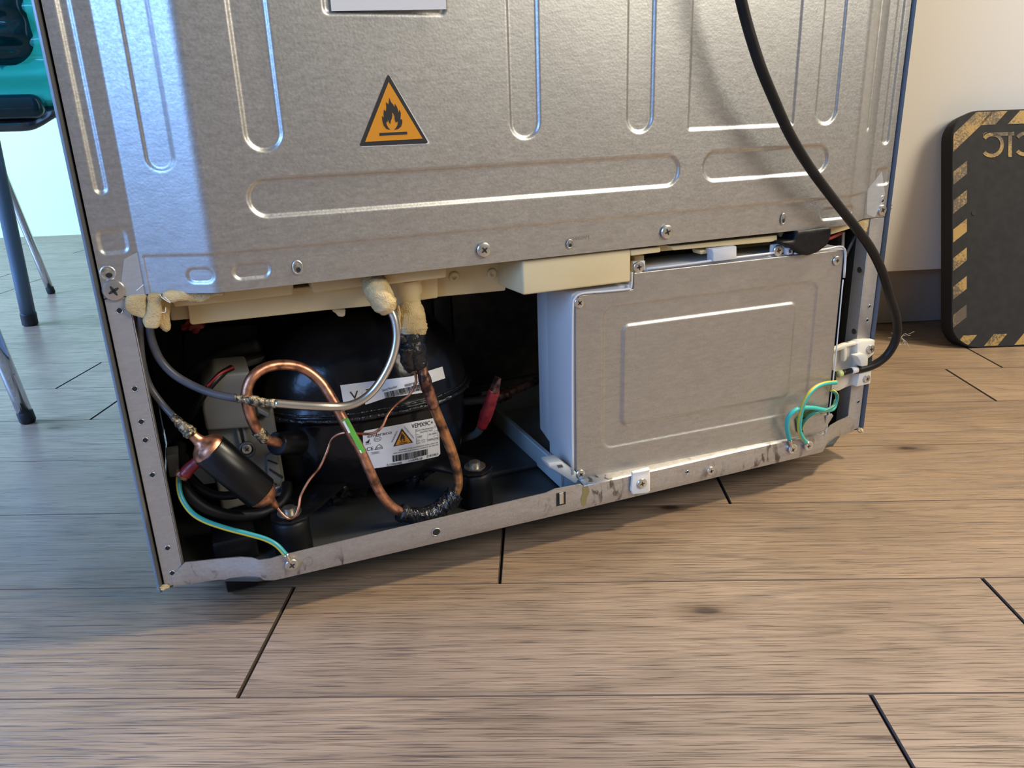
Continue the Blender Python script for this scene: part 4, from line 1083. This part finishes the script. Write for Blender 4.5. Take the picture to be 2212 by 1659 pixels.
# blue-lit clear plastic bag / sheet behind the drier
M_bag = mat('pale_blue_sheet', (.42, .50, .56), .35)
pr('folded_sheet', [(414, 1012), (455, 1008), (466, 1043), (440, 1046), (415, 1020)], .085, .087, M_bag, 0)
prism('bracket_clip', [(357, 984), (385, 980), (388, 1030), (366, 1032)], .022, .04, M_darkgreypl, fr, .001)

# ---------------------------------------------------------------- pipework
# grey line down to the filter drier
tube('condenser_pipe', pts((303, 680, .004), (303, 730, .006), (308, 780, .010), (322, 830, .012), (350, 872, .008), (385, 910, .0), (402, 928, -.003)), .0024, M_greytube, fr)
tube('wire_sheath', pts((288, 683, .012), (291, 705, .012), (296, 720, .014)), .0013, M_white, fr, seg=8)
tube('brazed_joint', pts((372, 897, .0), (390, 915, -.001), (405, 930, -.003), (414, 942, -.004)), rr([(0, .0026), (.5, .0036), (.8, .0048), (1, .0036)]), M_braze, fr, lump=.35, sub=8, seg=18)
# filter drier: copper reducer, sleeved body, copper reducer
a, b = P(404, 930, -.003), P(600, 1096, -.006)
ax = (b-a); Ln = ax.length; ax.normalize()
def along(u, v):  # nearest distance along the axis of a pixel at the axis depth
    q = P(u, v, -.0045); return (q-a).dot(ax)
s1, s2 = along(453, 974), along(561, 1063)
dr = empty('filter_drier', (0, 0, 0)); dr.parent = fr
lathe('reducer', [(0, .0032), (s1*.42, .0040), (s1*.55, .0050), (s1*.72, .0105), (s1*.85, .0128), (s1+.004, .0130)], a, ax, M_copper, dr)
lathe('drier_sleeve', [(s1-.001, .0128), (s1, .0136), (s2, .0136), (s2+.001, .0128)], a, ax, M_black, dr)
lathe('reducer', [(s2-.003, .0122), (s2+.003, .0118), (s2+.008, .0085), (s2+.011, .0045), (s2+.014, .0032), (Ln-.002, .0027), (Ln, .0016)], a, ax, M_copper, dr)
tube('charging_stub', [P(445, 985, .0), P(425, 998, .004), P(407, 1014, .006), P(398, 1026, .006)], rr([(0, .0032), (.4, .0042), (1, .0048)]), M_red, dr, sub=6, lump=.08)
tube('crimped_end', [P(399, 1020, .006), P(390, 1032, .006)], .0050, M_copdark, dr, sub=3, flat=lambda t: .6)
# capillary
tube('capillary_tube', pts((596, 1093, -.006), (608, 1108, -.008), (622, 1120, -.010), (636, 1116, -.010), (645, 1095, -.008), (650, 1070, -.004), (668, 1037, .0), (690, 1010, .004), (705, 978, .008), (718, 947, .010), (742, 935, .008), (775, 937, .0), (805, 936, -.004), (825, 922, -.004), (838, 895, .0), (858, 872, .004), (884, 853, .004), (897, 830, .004), (898, 812, .003), (892, 795, .002)), .0011, M_copper, fr, seg=10)
# grey line to the evaporator and silver tube
tube('evaporator_pipe', pts((322, 700, .006), (328, 735, .008), (345, 775, .010), (375, 808, .008), (415, 832, .004), (460, 850, -.002), (512, 861, -.008)), .0029, M_greytube, fr)
tube('brazed_joint', pts((505, 860, -.007), (535, 864, -.010), (565, 869, -.012), (600, 872, -.014)), rr([(0, .0026), (.35, .0030), (.45, .0042), (.6, .0034), (1, .0032)]), M_braze, fr, lump=.35, sub=10, seg=18)
tube('aluminium_tube', pts((594, 871, -.014), (640, 875, -.016), (690, 878, -.018), (740, 878, -.018), (775, 868, -.018), (805, 845, -.018), (830, 810, -.018), (848, 770, -.017), (856, 730, -.016), (853, 695, -.014), (845, 672, -.012)), .0032, M_silver, fr, seg=18)
# copper loop
loop = [(610, 960, .012), (590, 953, .006), (565, 942, .0), (548, 915, -.003), (537, 885, -.004), (532, 850, -.004), (545, 815, -.002), (575, 794, .002), (615, 788, .006), (655, 796, .008), (690, 822, .006), (713, 855, .002), (735, 895, -.002), (757, 935, -.006), (780, 975, -.008), (800, 1020, -.010), (820, 1062, -.010), (845, 1093, -.008), (872, 1110, -.006)]
tube('discharge_pipe', pts(*loop), .0040, M_copper, fr, seg=20)
tube('brazed_joint', pts((572, 947, .001), (555, 930, -.002)), .0046, M_braze, fr, lump=.12, sub=8)
# green label flag on the copper
def flag(px, y0, y1):
    V, Fc, M = [], [], []
    for (u, v), y in zip(px, (y0, y0, y1, y1)): V.append(P(u, v, y))
    return V
g = [(739, 906), (752, 903), (790, 975), (780, 980)]; V = [P(u, v, y) for (u, v), y in zip(g, (-.0075, -.0075, -.014, -.014))]
mesh('green_flag_label', V + [v + Vector((0, .0004, 0)) for v in V], [(0, 1, 2, 3), (7, 6, 5, 4), (0, 4, 5, 1), (1, 5, 6, 2), (2, 6, 7, 3), (3, 7, 4, 0)], M_greenlab, fr)
for g in ([(740, 911), (744.5, 909), (757, 934), (753, 936)], [(760, 947), (763, 946), (782, 978), (779.5, 979)]): mesh('flag_stripe', [P(u, v, y) for (u, v), y in zip(g, (-.0085, -.0085, -.0145, -.0145))], [(0, 1, 2, 3)], M_paper, fr)
# wrapped low bend
tube('tape_wrap', pts((866, 1108, -.007), (905, 1116, -.006), (940, 1106, -.003), (968, 1085, .0), (984, 1066, .002)), rr([(0, .0062), (.12, .0066), (.15, .0074), (1, .0082)]), M_wrap, fr, seg=26, sub=16, lump=.12)
tube('tape_wrap', pts((866, 1106, -.007), (873, 1110, -.007)), .0080, M_tape, fr, seg=22, sub=5)
tube('tape_wrap', pts((970, 1060, .0), (992, 1078, .0)), rr([(0, .002), (.3, .003), (1, .0025)]), M_tape, fr, seg=12, sub=6, lump=.3)
# rising suction pipe
tube('suction_pipe', pts((982, 1070, .002), (990, 1048, .002), (987, 1015, .002), (976, 975, .002), (962, 940, .002), (948, 905, .0), (934, 870, .0), (922, 835, .001)), rr([(0, .0038), (.3, .0040), (.5, .0044), (1, .0040)]), M_coporange, fr, seg=20)
tube('suction_pipe', pts((938, 880, .0), (925, 845, .0), (916, 815, .001), (910, 785, .004)), rr([(0, .0044), (.4, .0048), (.6, .0052), (.75, .0046), (1, .0042)]), M_copdark, fr, seg=20, lump=.12)
tube('tape_wrap', pts((888, 718, .007), (890, 745, .006), (896, 770, .005), (904, 795, .004)), rr([(0, .0098), (.5, .0112), (.9, .0082), (1, .0066)]), M_tape, fr, seg=26, sub=14, lump=.14)
tube('tape_wrap', pts((878, 750, -.002), (880, 775, -.001), (884, 795, .0), (884, 806, .0)), rr([(0, .006), (.5, .0050), (.8, .0036), (1, .0012)]), M_tape, fr, seg=18, sub=10, lump=.2)
tube('tape_wrap', pts((858, 727, .0), (868, 731, .0), (874, 738, .0)), .0034, M_tape, fr, seg=10, sub=5, lump=.2)
# red capped service tube at the right
tube('service_tube', pts((990, 948, .085), (1010, 945, .075), (1030, 935, .065), (1043, 915, .055)), rr([(0, .0030), (1, .0040)]), M_darkgreypl, fr)
tube('red_sleeve', pts((1040, 922, .056), (1050, 896, .05), (1060, 868, .045), (1068, 842, .042)), rr([(0, .0046), (.35, .0060), (.7, .0054), (1, .0050)]), M_red, fr, seg=18, lump=.12)
tube('crimped_end', pts((1067, 846, .042), (1073, 826, .040), (1076, 815, .040)), rr([(0, .0046), (.6, .0052), (1, .0064)]), M_copdark, fr, flat=lambda t: 1-.75*t)
lathe('service_port', [(0, .005), (.002, .009), (.004, .009), (.006, .004)], P(983, 945, .075), (1, -.3, 0), M_dark, fr)
# back pipe
tube('hot_gas_pipe', pts((1000, 868, .12), (1040, 864, .115), (1080, 858, .11)), .0042, M_darkgreypl, fr)
tube('hot_gas_pipe', pts((1075, 860, .11), (1100, 848, .11)), .0062, M_copdark, fr, seg=18, sub=4)
tube('hot_gas_pipe', pts((1097, 849, .11), (1130, 836, .112), (1160, 823, .116), (1178, 824, .122), (1188, 845, .126), (1194, 875, .13)), .0042, M_copper, fr)
tube('black_hose', pts((1188, 885, .09), (1184, 915, .085), (1192, 940, .08), (1210, 955, .07)), .0060, M_rubber, fr)
# black cable loops on the left
tube('black_hose', pts((390, 960, .06), (388, 1000, .04), (393, 1040, .02), (415, 1075, .012), (455, 1102, .010), (510, 1114, .012), (560, 1110, .016), (600, 1092, .022), (618, 1068, .03), (620, 1045, .04)), .0044, M_rubber, fr)
tube('black_hose', pts((398, 985, .05), (405, 1025, .03), (425, 1050, .022), (460, 1068, .02), (500, 1070, .024), (540, 1060, .03)), .0034, M_rubber, fr)
tube('starter_wire', pts((500, 795, .05), (475, 812, .04), (448, 842, .035), (428, 872, .04), (405, 910, .05)), .0028, M_black, fr)
tube('red_wire', pts((505, 793, .045), (475, 808, .036), (447, 835, .032)), .0010, M_red, fr, seg=8)
tube('harness_pipe', pts((560, 745, .10), (500, 760, .11), (440, 790, .12), (415, 810, .13)), .0055, M_dark, fr)
crumb(P(417, 703, .10), .0065, 4, M_red, fr, 'red_connector', 3, (1.2, .6, .8))
# earth wire, left
M_tealdark = mat('teal_green_insulation', (.02, .24, .26), .38)
tube('earth_wire', pts((388, 1015, .014), (386, 1045, .010), (392, 1075, .006), (412, 1105, .0), (440, 1124, -.006), (485, 1140, -.011), (530, 1152, -.015), (572, 1164, -.019), (598, 1178, -.023), (617, 1198, -.0262)), .0020, [M_tealdark, M_yellow], fr, seg=16, stripe=(0, 2))
def ring_terminal(u, v, u2, v2, par=fr):
    a_, b_ = on_rail(u, v, .0028), on_rail(u2, v2, .0016)
    tube('ring_terminal', [a_, (a_+b_)/2, b_], rr([(0, .0023), (.6, .0020), (1, .0012)]), M_steel, par, sub=4, seg=12)
    V, Fc = lathe_geo([(0, .0052), (.0014, .0052)], on_rail(u2, v2, .0004), (0, -1, 0), 20); mesh('ring_terminal', V, Fc, M_steel, par)
ring_terminal(617, 1197, 630, 1219)
V, Fc = lathe_geo([(0, .0050), (.002, .0050), (.0036, .0042), (.0042, .001)], on_rail(630, 1220, .0014), (0, -1, 0), 22)
screw(on_rail(630.5, 1220, .0018), .0050, rot=.2)
# earth wires, right
yr_ = -.030
tube('earth_wire', pts((1806, 826, -.026), (1785, 828, -.030), (1765, 835, -.032), (1748, 850, -.034), (1735, 875, -.034), (1728, 905, -.033), (1727, 930, -.031), (1733, 945, -.029), (1741, 956, -.0265)), .0021, [M_yellow, M_teal], fr, seg=16, stripe=(9, 13))
tube('earth_wire', pts((1706, 950, -.0265), (1701, 930, -.029), (1701, 908, -.031), (1710, 892, -.032), (1728, 882, -.032), (1755, 881, -.031), (1785, 886, -.026), (1800, 882, -.020), (1806, 865, -.016)), .0022, M_teal, fr, seg=16)
tube('earth_wire', pts((1796, 843, -.026), (1806, 850, -.025), (1808, 862, -.025), (1801, 877, -.026), (1785, 886, -.028), (1762, 892, -.028), (1745, 902, -.026), (1735, 915, -.024), (1731, 928, -.022)), .0017, [M_yellow, M_green], fr, seg=16, stripe=(3, 7))
for q in ((1706, 950, 1711, 969), (1741, 956, 1745, 962)):
    ring_terminal(*q)
screw(on_rail(1711, 971, .0018), .0046, rot=.1); screw(on_rail(1745, 963, .0018), .0046, rot=.6)

# ---------------------------------------------------------------- black rubber boot above the box, red wire, grey pipes at right
foam([(1724, 499), (1798, 491), (1795, 514), (1787, 531), (1768, 545), (1746, 553), (1728, 549), (1717, 539), (1700, 531), (1686, 523), (1716, 519)], -.027, .0, 'rubber_boot', .0011, .0006, M_rubber)
tube('red_wire', pts((1785, 518, -.006), (1800, 512, -.004), (1817, 504, .0)), .0016, M_red, fr, seg=8)
tube('thin_pipe', pts((1822, 500, .02), (1821, 520, .02), (1820, 545, .02)), .0016, M_post, fr, seg=8)
tube('thin_pipe', pts((1850, 508, .03), (1840, 525, .03), (1826, 555, .03)), .0018, M_post, fr, seg=8)
# ---------------------------------------------------------------- cord clamp (ivory) and power cord
clp = empty('cord_clamp', (0, 0, 0)); clp.parent = fr
iv = lambda px, y0, y1, b=.0012: prism('clamp_plate', px, y0, y1, M_ivory, clp, b, 2)
iv([(1799, 757), (1826, 744), (1852, 738), (1852, 830), (1830, 836), (1812, 845), (1800, 845)], .0, .006)
iv([(1798, 756), (1827, 743), (1851, 738), (1851, 745), (1830, 750), (1830, 778), (1823, 783), (1823, 755), (1800, 762)], -.006, .0)
iv([(1852, 742), (1862, 736), (1891, 734), (1890, 742), (1888, 765), (1876, 775), (1852, 778)], -.007, .004)
iv([(1853, 772), (1875, 768), (1876, 800), (1883, 801), (1881, 829), (1850, 836), (1856, 810), (1857, 784)], -.009, .002)
iv([(1852, 770), (1873, 766), (1876, 774), (1875, 790), (1861, 792), (1858, 780)], -.016, -.006)
screw(P(1880, 754, -.0075), .0048, clp, rot=.6); screw(P(1872, 818, -.0095), .0042, clp, rot=.1)
cord = [(1570, -160, -.050), (1592, -40, -.052), (1608, 30, -.052), (1625, 90, -.052), (1645, 150, -.052), (1672, 215, -.050), (1705, 288, -.048), (1748, 360, -.045), (1800, 430, -.042), (1845, 487, -.038), (1880, 535, -.034), (1905, 585, -.030), (1922, 640, -.026), (1937, 690, -.022), (1936, 730, -.018), (1918, 765, -.014), (1890, 787, -.011), (1860, 797, -.008), (1846, 799, -.008)]
pc = empty('power_cord', (0, 0, 0)); pc.parent = fr
top_ = P(1570, -160, -.050)
tube('cord', [top_ + Vector(q) for q in ((-.030, .01, .60), (-.030, .005, .35), (-.026, 0, .20), (-.018, 0, .11), (-.008, 0, .045))] + pts(*cord), .0042, M_cord, pc, seg=20)
tube('conductor_sleeve', pts((1850, 798, -.010), (1838, 801, -.010)), .0036, M_whitebr, pc, seg=16, sub=3)
tube('conductor_sleeve', pts((1840, 800, -.010), (1815, 807, -.012)), .0030, M_black, pc, seg=16, sub=3)
tube('conductor_sleeve', pts((1818, 806, -.012), (1810, 808, -.012)), .0034, mat('yellow_green_end', (.55, .60, .22), .4), pc, seg=16, sub=3)
prism('connector', [(1796, 799), (1808, 803), (1807, 828), (1795, 826)], -.018, -.008, M_black, pc, .001)
# dust caught on the cord
M_dust = mat('dust_fibre', (.6, .57, .5), .9)
rd = random.Random(4)
for c0, nn in ((P(1945, 728, -.012), 14), ):
    V, Fc, M = [], [], []
    for i in range(nn):
        p = Vector(c0); pp_ = [p]
        d = Vector((rd.uniform(-.2, 1), rd.uniform(-.3, .3), rd.uniform(-1, .6))).normalized()
        for k in range(6): d = (d + Vector((rd.uniform(-.8, .8), rd.uniform(-.5, .5), rd.uniform(-.8, .8)))).normalized(); p = p + d*.0028; pp_.append(p)
        v, f, m_ = tube_geo(catmull(pp_, 3), .00009, 3, cap=False); b = len(V); V += v; Fc += [tuple(b+i for i in q) for q in f]
    o = mesh('dust_tuft', V, Fc, M_dust, pc); o['kind'] = 'stuff'
V, Fc = [], []
for q in (((345, 636), (352, 645), (368, 654), (356, 642)), ((358, 664), (357, 674), (349, 675)), ((295, 628), (302, 622), (310, 615))):
    v, f, m_ = tube_geo(catmull([P(u, v_, -.020) for u, v_ in q], 5), .00022, 4); b = len(V); V += v; Fc += [tuple(b+i for i in z) for z in f]
o = mesh('loose_threads', V, Fc, M_stickwhite, fr); o['kind'] = 'stuff'
